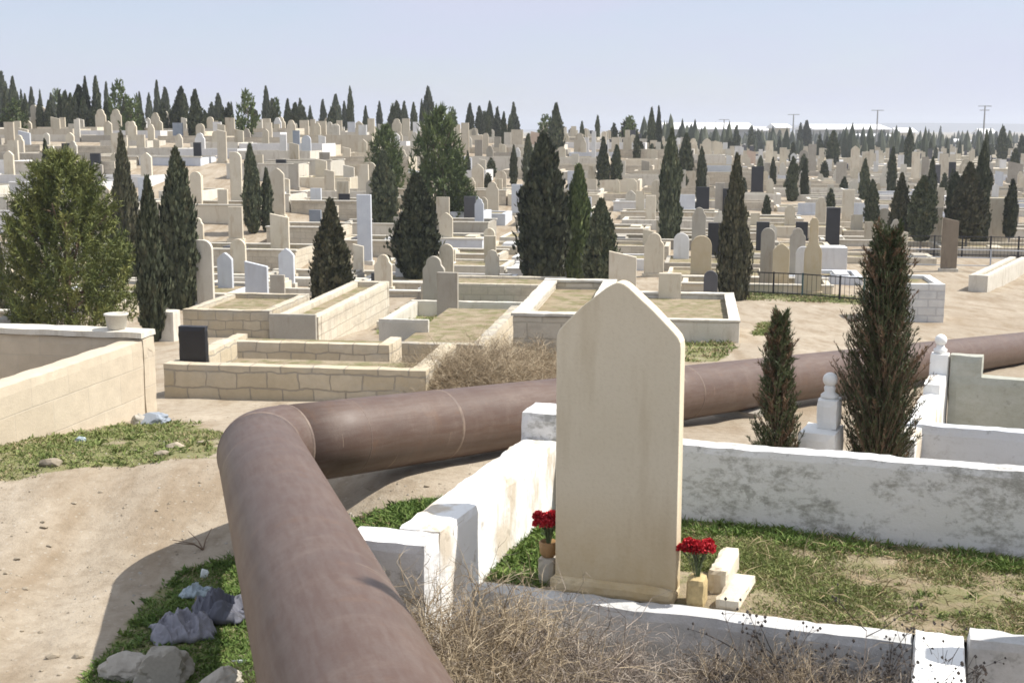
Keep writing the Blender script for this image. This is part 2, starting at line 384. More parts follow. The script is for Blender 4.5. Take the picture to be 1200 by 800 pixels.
# ------------------------------------------------------------------ mesh helpers
class MB:
    def __init__(s): s.v = []; s.f = []; s.m = []; s.t = []; s.uv = None
    def add(s, verts, faces, mi=0, tint=0.5):
        o = len(s.v)
        s.v += [tuple(p) for p in verts]
        s.t += [tint] * len(verts)
        for f in faces:
            s.f.append(tuple(i + o for i in f)); s.m.append(mi)
    def box(s, c, d, rz=0.0, mi=0, taper=1.0):
        hx, hy, hz = d[0] / 2, d[1] / 2, d[2] / 2
        ca, sa = math.cos(rz), math.sin(rz)
        vs = []
        for z, k in ((-hz, 1.0), (hz, taper)):
            for x, y in ((-hx, -hy), (hx, -hy), (hx, hy), (-hx, hy)):
                x *= k; y *= k
                vs.append((c[0] + x * ca - y * sa, c[1] + x * sa + y * ca, c[2] + z))
        s.add(vs, [(3, 2, 1, 0), (4, 5, 6, 7), (0, 1, 5, 4), (1, 2, 6, 5), (2, 3, 7, 6), (3, 0, 4, 7)], mi)
    def prism(s, prof, y0, y1, mi=0):
        """profile in x-z (counter-clockwise seen from -y) extruded along y"""
        n = len(prof)
        vs = [(x, y0, z) for x, z in prof] + [(x, y1, z) for x, z in prof]
        fs = [tuple(range(n)), tuple(range(2 * n - 1, n - 1, -1))]
        fs += [(i + n, (i + 1) % n + n, (i + 1) % n, i) for i in range(n)]
        s.add(vs, [fs[0], fs[1]] + fs[2:], mi)
    def tube(s, pts, rad, n=6, mi=0, tint=0.5, cap=True):
        vs, fs = [], []
        m = len(pts)
        up0 = None
        for i, p in enumerate(pts):
            a = Vector(pts[max(i - 1, 0)]); b = Vector(pts[min(i + 1, m - 1)])
            d = (b - a).normalized() if (b - a).length > 1e-9 else Vector((0, 0, 1))
            if up0 is None:
                up0 = Vector((0, 0, 1)) if abs(d.z) < 0.9 else Vector((1, 0, 0))
            e1 = d.cross(up0).normalized(); e2 = e1.cross(d).normalized(); up0 = e2
            r = rad[i] if isinstance(rad, (list, tuple)) else rad
            for k in range(n):
                w = 2 * math.pi * k / n
                vs.append(Vector(p) + e1 * (r * math.cos(w)) + e2 * (r * math.sin(w)))
        for i in range(m - 1):
            for k in range(n):
                fs.append((i * n + k, i * n + (k + 1) % n, (i + 1) * n + (k + 1) % n, (i + 1) * n + k))
        if cap and n > 2:
            fs.append(tuple(range(n - 1, -1, -1))); fs.append(tuple((m - 1) * n + k for k in range(n)))
        s.add(vs, fs, mi, tint)
    def lathe(s, prof, c=(0, 0, 0), n=20, mi=0):
        vs, fs = [], []
        for r, z in prof:
            for k in range(n):
                w = 2 * math.pi * k / n
                vs.append((c[0] + r * math.cos(w), c[1] + r * math.sin(w), c[2] + z))
        for i in range(len(prof) - 1):
            for k in range(n):
                fs.append((i * n + k, i * n + (k + 1) % n, (i + 1) * n + (k + 1) % n, (i + 1) * n + k))
        fs.append(tuple(range(n - 1, -1, -1))); fs.append(tuple((len(prof) - 1) * n + k for k in range(n)))
        s.add(vs, fs, mi)
    def blade(s, p, d, side, L, W, mi=0, tint=0.5, bend=None):
        """a narrow leaf: diamond of two triangles"""
        p = Vector(p); m = p + d * (L * 0.45); e = p + d * L
        if bend is not None: e = e + bend
        w = side * (W / 2)
        s.add([p, m - w, e, m + w], [(0, 1, 2, 3)], mi, tint)
    def mesh(s, name, mats, smooth=False):
        me = bpy.data.meshes.new(name)
        me.from_pydata(s.v, [], s.f)
        for m in (mats if isinstance(mats, (list, tuple)) else [mats]): me.materials.append(MAT[m] if isinstance(m, str) else m)
        if any(s.m): me.polygons.foreach_set('material_index', s.m)
        if smooth: me.polygons.foreach_set('use_smooth', [True] * len(me.polygons))
        a = me.attributes.new('tint', 'FLOAT_COLOR', 'POINT')
        buf = []
        for q in s.t: buf += [q, q, q, 1.0]
        a.data.foreach_set('color', buf)
        me.update()
        return me
    def build(s, name, mats, parent=None, loc=(0, 0, 0), rz=0.0, smooth=False, bevel=0.0):
        return link(name, s.mesh(name, mats, smooth), parent, loc, rz, bevel)

def link(name, me, parent=None, loc=(0, 0, 0), rz=0.0, bevel=0.0, scale=None):
    o = bpy.data.objects.new(name, me); col.objects.link(o)
    o.location = loc; o.rotation_euler = (0, 0, rz)
    if scale is not None: o.scale = scale
    if parent: o.parent = parent
    if bevel:
        b = o.modifiers.new('bevel', 'BEVEL'); b.width = bevel; b.segments = 2; b.limit_method = 'ANGLE'
    return o

def tag(o, label=None, cat=None, group=None, kind=None):
    if label: o['label'] = label
    if cat: o['category'] = cat; o['kind'] = 'thing'
    if group: o['group'] = group
    if kind: o['kind'] = kind
    return o

def thing(name, label, cat, loc=(0, 0, 0), rz=0.0, group=None):
    o = bpy.data.objects.new(name, None); col.objects.link(o)
    o.empty_display_size = 0.1
    o.location = loc; o.rotation_euler = (0, 0, rz)
    return tag(o, label, cat, group)

def copy_tree(o, parent=None):
    c = o.copy(); col.objects.link(c)
    if parent: c.parent = parent
    for ch in list(o.children): copy_tree(ch, c)
    return c

def rough_box(L, T, H, cell=0.06, amp=0.008, freq=3.0, seed=0.0, base=0.0, slope=0.0):
    """wall block: x 0..L, y 0..T, z base..H, slightly uneven faces and worn edges"""
    mb = MB()
    nx, ny, nz = (max(1, round(q / cell)) for q in (L, T, H - base))
    idx = {}
    def vid(i, j, k):
        key = (i, j, k)
        if key not in idx:
            x, y, z = L * i / nx, T * j / ny, base + (H - base) * k / nz
            e = (i in (0, nx)) + (j in (0, ny)) + (k in (0, nz))
            p = Vector((x * freq + seed, y * freq, z * freq))
            d = mnoise.noise_vector(p) * amp + mnoise.noise_vector(p * 4.1) * amp * 0.4
            if e >= 2:
                ch = 0.006 + 0.012 * abs(mnoise.noise(p * 2.7))
                if i == 0: d.x += ch
                if i == nx: d.x -= ch
                if j == 0: d.y += ch
                if j == ny: d.y -= ch
                if k == nz: d.z -= ch
            idx[key] = len(mb.v)
            mb.v.append((x + d.x, y + d.y, z + d.z + slope * x)); mb.t.append(0.5)
        return idx[key]
    def quad(a, b, c, d): mb.f.append((a, b, c, d)); mb.m.append(0)
    for i in range(nx):
        for k in range(nz):
            quad(vid(i, 0, k), vid(i + 1, 0, k), vid(i + 1, 0, k + 1), vid(i, 0, k + 1))
            quad(vid(i + 1, ny, k), vid(i, ny, k), vid(i, ny, k + 1), vid(i + 1, ny, k + 1))
    for j in range(ny):
        for k in range(nz):
            quad(vid(0, j + 1, k), vid(0, j, k), vid(0, j, k + 1), vid(0, j + 1, k + 1))
            quad(vid(nx, j, k), vid(nx, j + 1, k), vid(nx, j + 1, k + 1), vid(nx, j, k + 1))
    for i in range(nx):
        for j in range(ny):
            quad(vid(i, j, nz), vid(i + 1, j, nz), vid(i + 1, j + 1, nz), vid(i, j + 1, nz))
    return mb

# ------------------------------------------------------------------ ground sheet
def poly_px(pts): return [tuple(at(u, v))[:2] for u, v in pts]

GRASS = [  # photo outlines of the greener patches, mapped on to the ground
    ('verge', [(-60, 568), (40, 560), (110, 548), (180, 542), (262, 536), (262, 508), (230, 496), (172, 492), (90, 508), (-60, 525)]),
    ('shade', [(70, 830), (150, 735), (175, 700), (215, 668), (285, 645), (345, 660), (360, 830)]),
    ('gap', [(410, 612), (470, 590), (540, 583), (600, 560), (600, 600), (520, 640), (430, 640)]),
    ('lawn', [(440, 392), (470, 360), (520, 352), (610, 356), (612, 380), (520, 385)]),
    ('bank', [(800, 424), (800, 397), (840, 396), (866, 408), (840, 424)]),
    ('tuft', [(880, 394), (890, 378), (912, 380), (914, 394)]),
    ('fenced', [(862, 352), (868, 342), (1015, 347), (1018, 358), (940, 354)]),
    ('bushfoot', [(620, 448), (600, 432), (640, 425), (668, 428), (668, 448)]),
]
GPOLY = {k: poly_px(p) for k, p in GRASS}
def inside(poly, x, y):
    c = False
    j = len(poly) - 1
    for i in range(len(poly)):
        xi, yi = poly[i]; xj, yj = poly[j]
        if (yi > y) != (yj > y) and x < (xj - xi) * (y - yi) / (yj - yi) + xi: c = not c
        j = i
    return c

def axis(near, step, grow, far):
    out, x, s = [0.0], 0.0, step
    while x < far:
        if x > near: s *= grow
        x += s; out.append(x)
    return out
xs_p = axis(6, 0.13, 1.055, 5200)
xs = [-x for x in reversed(xs_p[1:])] + xs_p
ys_p = axis(15, 0.13, 1.03, 6000)
ys = [-40, -25, -14, -8, -4, -2, -1] + ys_p
gv, gf, gg = [], [], []
bb = {k: (min(p[0] for p in q), max(p[0] for p in q), min(p[1] for p in q), max(p[1] for p in q)) for k, q in GPOLY.items()}
for y in ys:
    for x in xs:
        gv.append((x, y, ground(x, y)))
        g = 0.0
        for k, q in GPOLY.items():
            b = bb[k]
            if b[0] <= x <= b[1] and b[2] <= y <= b[3] and inside(q, x, y): g = 0.62
        if y > 26: g = max(g, 0.14 + 0.16 * sstep(35, 70, y) + 0.18 * sstep(95, 160, y))
        gg.append(g)
nx = len(xs)
for j in range(len(ys) - 1):
    for i in range(nx - 1):
        gf.append((j * nx + i, j * nx + i + 1, (j + 1) * nx + i + 1, (j + 1) * nx + i))
me = bpy.data.meshes.new('ground'); me.from_pydata(gv, [], gf); me.materials.append(MAT['dry_earth'])
me.attributes.new('green', 'FLOAT', 'POINT').data.foreach_set('value', gg)
me.polygons.foreach_set('use_smooth', [True] * len(me.polygons)); me.update()
tag(link('ground', me), kind='structure')

# far low hills
mb = MB()
hp = []
for i in range(81):
    x = -2600 + 5200 * i / 80
    h = 6 + 24 * max(0, mnoise.noise((x * 0.0016 + 4, 0.3, 0))) + 10 * max(0, mnoise.noise((x * 0.006, 1.3, 0)))
    hp.append((x, h * (0.35 + 0.65 * sstep(-200, 900, x))))
vs = []
for x, h in hp: vs += [(x, 2850, -10), (x, 3000, -9 + h), (x, 3300, -9 + h * 0.8), (x, 3500, -10)]
fs = []
for i in range(80):
    for k in range(3): fs.append((i * 4 + k, i * 4 + 4 + k, i * 4 + 5 + k, i * 4 + 1 + k))
mb.add(vs, fs)
tag(mb.build('hills', 'darkstone', smooth=True), kind='structure')

# ------------------------------------------------------------------ pipeline
PR = 0.270
def m_bend():
    A = Vector((0.62, -0.6, -1.30)); C = Vector((-1.66, 8.15, -2.07)); B = Vector((9.97, 23.35, -3.94))
    d1 = (A - C).normalized(); d2 = (B - C).normalized()
    ang = d1.angle(d2)
    rb = 0.50
    tl = rb / math.tan(ang / 2)
    p1, p2 = C + d1 * tl, C + d2 * tl
    ctr = C + (d1 + d2).normalized() * (rb / math.sin(ang / 2))
    arc = []
    r1 = p1 - ctr; r2 = p2 - ctr
    om = r1.angle(r2)
    for i in range(17):
        t = i / 16
        arc.append(ctr + (r1 * math.sin((1 - t) * om) + r2 * math.sin(t * om)) / math.sin(om))
    return A - d1 * 0 + (A - C).normalized() * 4.5, p1, arc, p2, B + (B - C).normalized() * 14
pa, p1, arc, p2, pb = m_bend()
pipe = thing('pipeline', 'brown rusted steel pipeline that bends beside the white walled grave', 'pipe', (0, 0, 0))
def pipe_mesh(name, pts, r, mat, n=48, uvoff=0.0):
    mb = MB(); mb.tube(pts, r, n)
    me = mb.mesh(name, mat, True)
    uvl = me.uv_layers.new(name='UVMap')
    ds = [0.0]
    for a, b in zip(pts, pts[1:]): ds.append(ds[-1] + (Vector(b) - Vector(a)).length)
    for poly in me.polygons:
        ks = [me.loops[l].vertex_index % n for l in poly.loop_indices]
        wrap = max(ks) - min(ks) > n / 2
        for l in poly.loop_indices:
            vi = me.loops[l].vertex_index
            k = vi % n
            if wrap and k < n / 2: k += n
            uvl.data[l].uv = (uvoff + ds[min(vi // n, len(ds) - 1)], k / n * 2 * math.pi * r)
    return me
def seg(a, b, m): return [a + (b - a) * (i / m) for i in range(m + 1)]
link('pipe_section', pipe_mesh('pipe_section', seg(pa, p1, 24), PR, 'rusted_steel'), pipe)
link('pipe_elbow', pipe_mesh('pipe_elbow', arc, PR, 'rusted_steel', uvoff=(p1 - pa).length), pipe)
link('pipe_section', pipe_mesh('pipe_section', seg(p2, pb, 60), PR, 'rusted_steel', uvoff=(p1 - pa).length + sum((b - a).length for a, b in zip(arc, arc[1:]))), pipe)
def seam(p, d, w=0.012, r=PR + 0.004):
    d = d.normalized()
    link('weld_seam', pipe_mesh('weld_seam', [p - d * w, p - d * w * 0.4, p + d * w * 0.4, p + d * w], [PR - 0.002, r, r, PR - 0.002], 'weld_seam') if False else
         (lambda mb: (mb.tube([p - d * w, p - d * w * 0.4, p + d * w * 0.4, p + d * w], [PR - 0.002, r, r, PR - 0.002], 48), mb.mesh('weld_seam', 'weld_seam', True))[1])(MB()), pipe)
d1v, d2v = p1 - pa, pb - p2
seam(p1, d1v); seam(p2, d2v, 0.014); seam(p2 + d2v.normalized() * 0.55, d2v, 0.006, PR + 0.002)
seam(p2 + d2v.normalized() * 1.55, d2v, 0.02, PR + 0.003); seam(p2 + d2v.normalized() * 5.3, d2v, 0.012)
# low supports under the pipe
for k, (q, d) in enumerate([(p2 + d2v.normalized() * 6.6, d2v), (p2 + d2v.normalized() * 13.5, d2v), (p1 - d1v.normalized() * 3.9, d1v)]):
    mb = MB(); gz = ground(q.x, q.y)
    h = q.z - PR - gz
    mb.box((0, 0, (h - 0.25) / 2), (0.5, 0.3, max(h, 0.02) + 0.27))
    mb.build('support_block', 'rubble', pipe, (q.x, q.y, gz), math.atan2(d.y, d.x) + R(90))

# ------------------------------------------------------------------ near whitewashed enclosure
OA = Vector((-0.198, 6.30, 0)); RA = R(-19)
E1 = Vector((math.cos(RA), math.sin(RA), 0)); E2 = Vector((-math.sin(RA), math.cos(RA), 0))
def LA(p, q, z=0.0): return OA + E1 * p + E2 * q + Vector((0, 0, z))
ZS = -2.33
encl = thing('grave_enclosure', 'peeling whitewashed enclosure around the tall blank headstone and red flowers', 'enclosure', LA(0, 0, ZS - 0.4), RA)
def wallA(name, p0, q0, length, thick, top, mat, along='p', base=-3.2, parent=encl, cell=0.05, amp=0.007, seed=0.0):
    """wall starting at local (p0,q0); along p (x) or along q (y)"""
    mb = rough_box(length, thick, top - base, cell, amp, 3.0, seed, 0.0)
    o = mb.build(name, mat, parent)
    o.location = (p0, q0, base - (ZS - 0.4))
    if along == 'q': o.rotation_euler = (0, 0, R(90)); o.location.x = p0 + thick
    return o
wallA('front_wall', 0.002, -0.03, 2.166, 0.15, ZS, 'grey_render', seed=1)
wallA('front_wall', 2.40, -0.02, 3.0, 0.17, ZS + 0.055, 'grey_render', seed=2)
wallA('stub_wall', 2.17, -2.6, 2.71, 0.225, ZS + 0.02, 'clean_whitewash', 'q', seed=3)
wallA('side_wall', -0.235, -0.428, 1.916, 0.235, -1.90, 'worn_whitewash', 'q', seed=4)
wallA('stub_wall', -0.43, -0.64, 0.43, 0.21, -1.903, 'peeling_whitewash', seed=5)
wallA('corner_post', -0.25, 1.49, 0.30, 0.26, -1.735, 'peeling_whitewash', 'q', seed=6)
wallA('back_wall', 0.004, 1.49, 5.2, 0.16, -1.862, 'peeling_whitewash', seed=7)
# soil that fills the enclosure
mb = MB(); n1, n2 = 90, 30
vs = []
def soil_z(p, q):
    return ZS - 0.018 + 0.012 * sstep(0.1, 0.6, q) + 0.02 * mnoise.noise((p * 2.2, q * 2.2, 5)) + 0.012 * mnoise.noise((p * 7, q * 7, 2)) - 0.03 * sstep(1.2, 3, p) * sstep(0.4, 1.3, q)
for j in range(n2 + 1):
    for i in range(n1 + 1):
        p, q = -0.004 + 5.1 * i / n1, 0.11 + 1.385 * j / n2
        vs.append(LA(p, q, soil_z(p, q)))
mb.add(vs, [(j * (n1 + 1) + i, j * (n1 + 1) + i + 1, (j + 1) * (n1 + 1) + i + 1, (j + 1) * (n1 + 1) + i) for j in range(n2) for i in range(n1)])
tag(mb.build('soil', 'plot_soil', smooth=True), kind='structure')

# headstone profiles (unit width 1 centred, given height/width ratio a)
def arc_pts(cx, cz, r, a0, a1, n): return [(cx + r * math.cos(a0 + (a1 - a0) * i / n), cz + r * math.sin(a0 + (a1 - a0) * i / n)) for i in range(n + 1)]
def profile(shape, w, h):
    s = w / 2
    if shape == 'rect': return [(-s, 0), (s, 0), (s, h), (-s, h)]
    if shape == 'slant': return [(-s, 0), (s, 0), (s, h - 0.22 * w), (-s, h)]
    if shape == 'pointed':
        return [(-s, 0), (s, 0), (s, h - 0.46 * w), (s * 0.97, h - 0.40 * w), (s * 0.86, h - 0.33 * w), (s * 0.5, h - 0.15 * w), (s * 0.08, h - 0.005 * w), (-s * 0.08, h - 0.005 * w),
                (-s * 0.5, h - 0.15 * w), (-s * 0.86, h - 0.33 * w), (-s * 0.97, h - 0.40 * w), (-s, h - 0.46 * w)]
    if shape == 'round':
        c = h - s
        return [(-s, 0), (s, 0)] + arc_pts(0, c, s, 0, math.pi, 12)
    if shape == 'capped':   # shoulders, then a narrower rounded head
        k = 0.68
        c = h - s * k
        return [(-s, 0), (s, 0), (s, h - 0.62 * w), (s * 0.95, h - 0.54 * w), (s * k, c - 0.04 * w)] + arc_pts(0, c, s * k, 0, math.pi, 10) + [(-s * k, c - 0.04 * w), (-s * 0.95, h - 0.54 * w), (-s, h - 0.62 * w)]
    if shape == 'bottle':
        return [(-s, 0), (s, 0), (s, h * 0.55), (s * 0.92, h * 0.60), (s * 0.55, h * 0.67), (s * 0.48, h * 0.74), (s * 0.48, h * 0.95), (s * 0.2, h), (-s * 0.2, h), (-s * 0.48, h * 0.95), (-s * 0.48, h * 0.74), (-s * 0.55, h * 0.67), (-s * 0.92, h * 0.60), (-s, h * 0.55)]
    if shape == 'halfround':  # one rounded shoulder
        return [(-s, 0), (s, 0)] + arc_pts(s - 0.55 * w, h - 0.55 * w, 0.55 * w, 0, math.pi / 2, 8) + [(-s, h)]
    raise KeyError(shape)

hs = thing('headstone', 'tall blank limestone headstone with pointed top, nearest to the camera', 'headstone', LA(0.705, 0.215, ZS - 0.02), RA)
# the slab: gently uneven face
HW, HH = 0.632, 1.605
prof = [(-HW / 2, 0.055), (HW / 2, 0.055)] + [(HW / 2, 1.295), (HW / 2 - 0.003, 1.322), (HW / 2 - 0.014, 1.348), (HW / 2 - 0.04, 1.378), (0.18, 1.472), (0.05, 1.585), (0.03, 1.598), (0.008, HH), (-0.008, HH), (-0.03, 1.596),
        (-0.06, 1.578), (-0.18, 1.482), (-HW / 2 + 0.04, 1.386), (-HW / 2 + 0.014, 1.356), (-HW / 2 + 0.003, 1.33), (-HW / 2, 1.303)]
mb = MB(); mb.prism(prof, -0.055, 0.055)
mb.build('slab', 'headstone_limestone', hs, bevel=0.007)
mb = rough_box(HW + 0.02, 0.175, 0.085, 0.03, 0.006, 9, 3)
o = mb.build('plinth', 'headstone_limestone', hs); o.location = (-HW / 2 - 0.02, -0.095, -0.01)
# the next headstone of the row, just outside the picture on the right; its shade falls on the stub wall
mb = MB(); mb.prism(profile('pointed', 0.34, 1.38), -0.06, 0.06)
tag(mb.build('headstone', 'headstone_limestone', None, LA(3.2, 0.22, ZS - 0.02), RA, bevel=0.007), 'narrow limestone headstone behind the grey wall at the far right edge', 'headstone')

# flower blocks, slabs and carnations
def stone_block(name, label, p, q, w, d, h, mat, seed, cat='stone', rz=0.0):
    mb = rough_box(w, d, h, 0.03, 0.004, 8, seed)
    o = mb.build(name, mat, None, LA(p, q, ZS - 0.03), RA + rz)
    return tag(o, label, cat)
stone_block('flower_block', 'small yellow stone block holding red carnations right of the headstone', 1.075, 0.13, 0.095, 0.13, 0.155, 'yellow_stone', 1, 'flower holder')
stone_block('flower_block', 'weathered grey stone block holding dark red carnations left of the headstone', 0.275, 0.20, 0.10, 0.10, 0.15, 'grey', 2, 'flower holder')
mb = rough_box(0.10, 0.40, 0.15, 0.03, 0.004, 6, 3)
tag(mb.build('paving_slab', 'cream', None, LA(1.15, 0.33, ZS - 0.03), RA), 'taller pale stone slab lying on the grass behind the yellow flower block', 'slab')
mb = rough_box(0.13, 0.42, 0.07, 0.03, 0.004, 6, 5)
tag(mb.build('paving_slab', 'cream', None, LA(1.215, 0.14, ZS - 0.03), RA + R(-3)), 'lower pale stone slab edging the grass beside the yellow flower block', 'slab')

def carnations(label, base, heads, hz, seed, leafy=False):
    rr = random.Random(seed)
    t = thing('carnation_bunch', label, 'flowers', base)
    for k in range(heads):
        a = 2 * math.pi * k / heads + rr.uniform(-0.3, 0.3)
        rad = 0.0 if k == 0 else rr.uniform(0.03, 0.085)
        top = Vector((rad * math.cos(a) * 1.15, rad * math.sin(a) * 0.8, hz + rr.uniform(-0.018, 0.02) - rad * 0.2))
        mb = MB()
        mb.tube([Vector((top.x * 0.1, top.y * 0.1, -0.03)), Vector((top.x * 0.35, top.y * 0.35, hz * 0.5)), top], [0.0032, 0.003, 0.0026], 5, 0, rr.random())
        for _ in range(9):
            h = rr.uniform(0.15, 0.85) * hz
            an = rr.uniform(0, 6.28)
            d = Vector((math.cos(an), math.sin(an), rr.uniform(0.3, 1.2))).normalized()
            sd = d.cross(Vector((0, 0, 1))).normalized()
            fr = h / hz
            mb.blade((top.x * fr, top.y * fr, h), d, sd, rr.uniform(0.03, 0.06), 0.006, 0, rr.random())
        mb.build('flower_stem', 'flower_stem', t)
        mb = MB()
        for _ in range(95):   # ruffled petals
            an = rr.uniform(0, 6.28); el = rr.uniform(-0.35, 1.45)
            d = Vector((math.cos(an) * math.cos(el), math.sin(an) * math.cos(el), math.sin(el) * 0.75 + 0.1)).normalized()
            tw = Vector((rr.uniform(-1, 1), rr.uniform(-1, 1), rr.uniform(-1, 1)))
            sd = d.cross(tw).normalized()
            L = rr.uniform(0.020, 0.032)
            p0 = top + d * 0.006
            e = p0 + d * L
            mb.add([p0, p0 + d * L * 0.75 - sd * 0.009, e - sd * 0.005 + tw * 0.002, e + sd * 0.006 - tw * 0.002, p0 + d * L * 0.75 + sd * 0.009], [(0, 1, 2, 3, 4)], 0, rr.random())
        mb.build('flower_head', 'carnation_petal', t)
    return t
carnations('bright red carnations standing in sunlight right of the tall headstone', LA(1.125, 0.19, ZS + 0.125), 13, 0.15, 3)
carnations('dark red carnations half hidden behind the left edge of the tall headstone', LA(0.325, 0.25, ZS + 0.20), 13, 0.13, 9)
mb = MB(); mb.lathe([(0.03, 0), (0.045, 0.02), (0.05, 0.08), (0.043, 0.085), (0.038, 0.03)], n=16)
tag(mb.build('flower_pot', 'amber_pot', None, LA(0.325, 0.25, ZS + 0.118), 0, True), 'small brown pot under the dark red carnations left of the headstone', 'flower pot')

# ------------------------------------------------------------------ second whitewashed enclosure, right
RB = R(-24)
def ball_post(parent, x, y, z0, z1, w, step):
    """square pier with stepped shoulder, neck and ball finial; local coordinates of its enclosure"""
    p = bpy.data.objects.new('gate_post', None); col.objects.link(p); p.parent = parent; p.location = (x, y, z0)
    h = z1 - z0
    mb = rough_box(w, w, h, 0.06, 0.004, 5, x); o = mb.build('post_shaft', 'clean_whitewash', p); o.location = (-w / 2, -w / 2, 0)
    mb = MB(); r = w * 0.32
    mb.lathe([(w * 0.34, 0.001), (w * 0.36, 0.03), (w * 0.22, 0.045), (w * 0.20, 0.065)] + [(r * math.sin(math.pi * (0.18 + 0.82 * i / 10)), 0.065 + r * 0.84 - r * math.cos(math.pi * (0.18 + 0.82 * i / 10))) for i in range(10)], (0, 0, h), 20)
    mb.build('ball_finial', 'clean_whitewash', p, smooth=True)
    return p
B0 = at_depth(1097, 500, 10.6)
zb = ground(B0.x, B0.y)
enB = thing('grave_enclosure', 'whitewashed enclosure with ball topped posts between the dark cypress and the pipe', 'enclosure', (B0.x, B0.y, zb), RB)
def wB(name, x, y, L, T, top, mat, along='x', base=-0.9, seed=0.0):
    mb = rough_box(L, T, top - base, 0.07, 0.007, 3, seed); o = mb.build(name, mat, enB); o.location = (x, y, base)
    if along == 'y': o.rotation_euler = (0, 0, R(90)); o.location.x = x + T
    return o
def zB(v, y=10.6): return at_depth(1097, v, y).z - zb
wB('back_wall', 0.08, -0.07, 3.4, 0.15, zB(436), 'olive_render', seed=2)
wB('back_wall', 0.08, -0.07, 0.27, 0.15, zB(412), 'olive_render', base=zB(436) - 0.012, seed=2)
wB('side_wall', -0.075, -2.2, 2.12, 0.15, zB(447), 'worn_whitewash', 'y', seed=3)
wB('side_wall', -0.073, -0.55, 0.47, 0.146, zB(436), 'worn_whitewash', 'y', seed=3)
ball_post(enB, 0.0, 0.0, -0.5, zB(413), 0.155, 0)
# front partition, pale blue
Bf = at_depth(1052, 535, 9.0) - Vector((B0.x, B0.y, zb))
cb, sb = math.cos(-RB), math.sin(-RB)
lx, ly = Bf.x * cb - Bf.y * sb, Bf.x * sb + Bf.y * cb
wB('partition_wall', lx - 0.25, ly, 3.2, 0.14, at_depth(1052, 494, 9.0).z - zb, 'pale_blue_render', seed=4)
# near gate post beside the cypress
Bp = at_depth(962, 500, 8.6)
gp = thing('gate_pier', 'white stepped gate pier with ball on top, left of the dark cypress', 'pier', (Bp.x, Bp.y, ground(Bp.x, Bp.y)), RB)
zg = ground(Bp.x, Bp.y)
zl, zu = at_depth(962, 500, 8.6).z - zg, at_depth(962, 466, 8.6).z - zg
mb = rough_box(0.26, 0.34, zl + 0.4, 0.06, 0.005, 5, 1); o = mb.build('pier_base', 'clean_whitewash', gp); o.location = (-0.125, -0.18, -0.4)
mb = rough_box(0.15, 0.2, zu - zl, 0.05, 0.005, 5, 2); o = mb.build('pier_shaft', 'clean_whitewash', gp); o.location = (-0.03, -0.06, zl + 0.001)
mb = MB(); r = 0.050
mb.lathe([(0.06, 0.0), (0.06, 0.02), (0.035, 0.04), (0.04, 0.07), (0.03, 0.085)] + [(r * math.sin(math.pi * (0.2 + 0.8 * i / 10)), 0.085 + r * 0.81 - r * math.cos(math.pi * (0.2 + 0.8 * i / 10))) for i in range(10)], (0.045, 0.03, zu + 0.001), 20)
mb.build('ball_finial', 'clean_whitewash', gp, smooth=True)

# ------------------------------------------------------------------ left block enclosures
RL = R(-10)
def enclosure(label, p, w, d, h, rz, mat, t=0.18, coping=None, group=None, near=True, cat='enclosure', back_h=None, name='grave_enclosure', sides='FBLR', step=0.0, anchor='right', fill=None):
    """rectangular grave kerb; p = front right (or front left) corner; tops follow the slope in steps"""
    e = thing(name, label, cat, p, rz, group)
    x0 = -w if anchor == 'right' else 0.0
    ca, sa = math.cos(rz), math.sin(rz)
    def gz(x, y): return ground(p[0] + x * ca - y * sa, p[1] + x * sa + y * ca) - p[2]
    back_h = back_h if back_h is not None else h
    top = {'F': h, 'L': h - 0.012, 'R': h - 0.008, 'B': back_h}
    nm = {'F': 'front_wall', 'B': 'back_wall', 'L': 'side_wall', 'R': 'side_wall'}
    for s in sides:
        L = w if s in 'FB' else d - 2 * t
        tp = top[s]
        base = min(gz(x0, 0), gz(x0 + w, 0), gz(x0, d), gz(x0 + w, d)) - 0.35
        if near: mb = rough_box(L, t, tp - base, 0.09, 0.008, 3, rnd.uniform(0, 50))
        else:
            mb = MB(); mb.box((L / 2, t / 2, (tp - base) / 2), (L, t, tp - base))
        o = mb.build(nm[s], mat, e, bevel=0.0)
        if s == 'F': o.location = (x0, 0, base)
        if s == 'B': o.location = (x0, d - t, base)
        if s == 'L': o.location = (x0 + t, t, base); o.rotation_euler = (0, 0, R(90))
        if s == 'R': o.location = (x0 + w, t, base); o.rotation_euler = (0, 0, R(90))
        if coping:
            mb = rough_box(L + (0.05 if s in 'FB' else 0), t + 0.05, coping[1], 0.1, 0.004, 4, 1) if near else MB()
            if not near: mb.box(((L + 0.05) / 2, (t + 0.05) / 2, coping[1] / 2), (L + 0.05, t + 0.05, coping[1]))
            c = mb.build('coping', coping[0], e)
            c.location = o.location; c.rotation_euler = o.rotation_euler
            c.location.z = base + (tp - base) + 0.002
            off = Vector((-0.025 if s in 'FB' else 0, -0.025, 0))
            off.rotate(o.rotation_euler); c.location += off
    if fill is not None:
        mb = MB(); dz_ = h - fill + 0.5
        mb.box((0, 0, dz_ / 2), (w - 2 * t + 0.02, d - 2 * t + 0.02, dz_))
        o = mb.build('earth_fill', 'plot_soil', e); o.location = (x0 + w / 2, d / 2, -0.5)
    return e

# big sawn block enclosure at the left edge
pD = at(172, 488)
zD = px_h(399, pD)
enD = enclosure('pale sawn block enclosure at the left edge, its long wall in full sun', pD, 4.6, 3.9, zD, R(-12), 'sawn_block', 0.26, sides='BL', back_h=zD + 0.02)
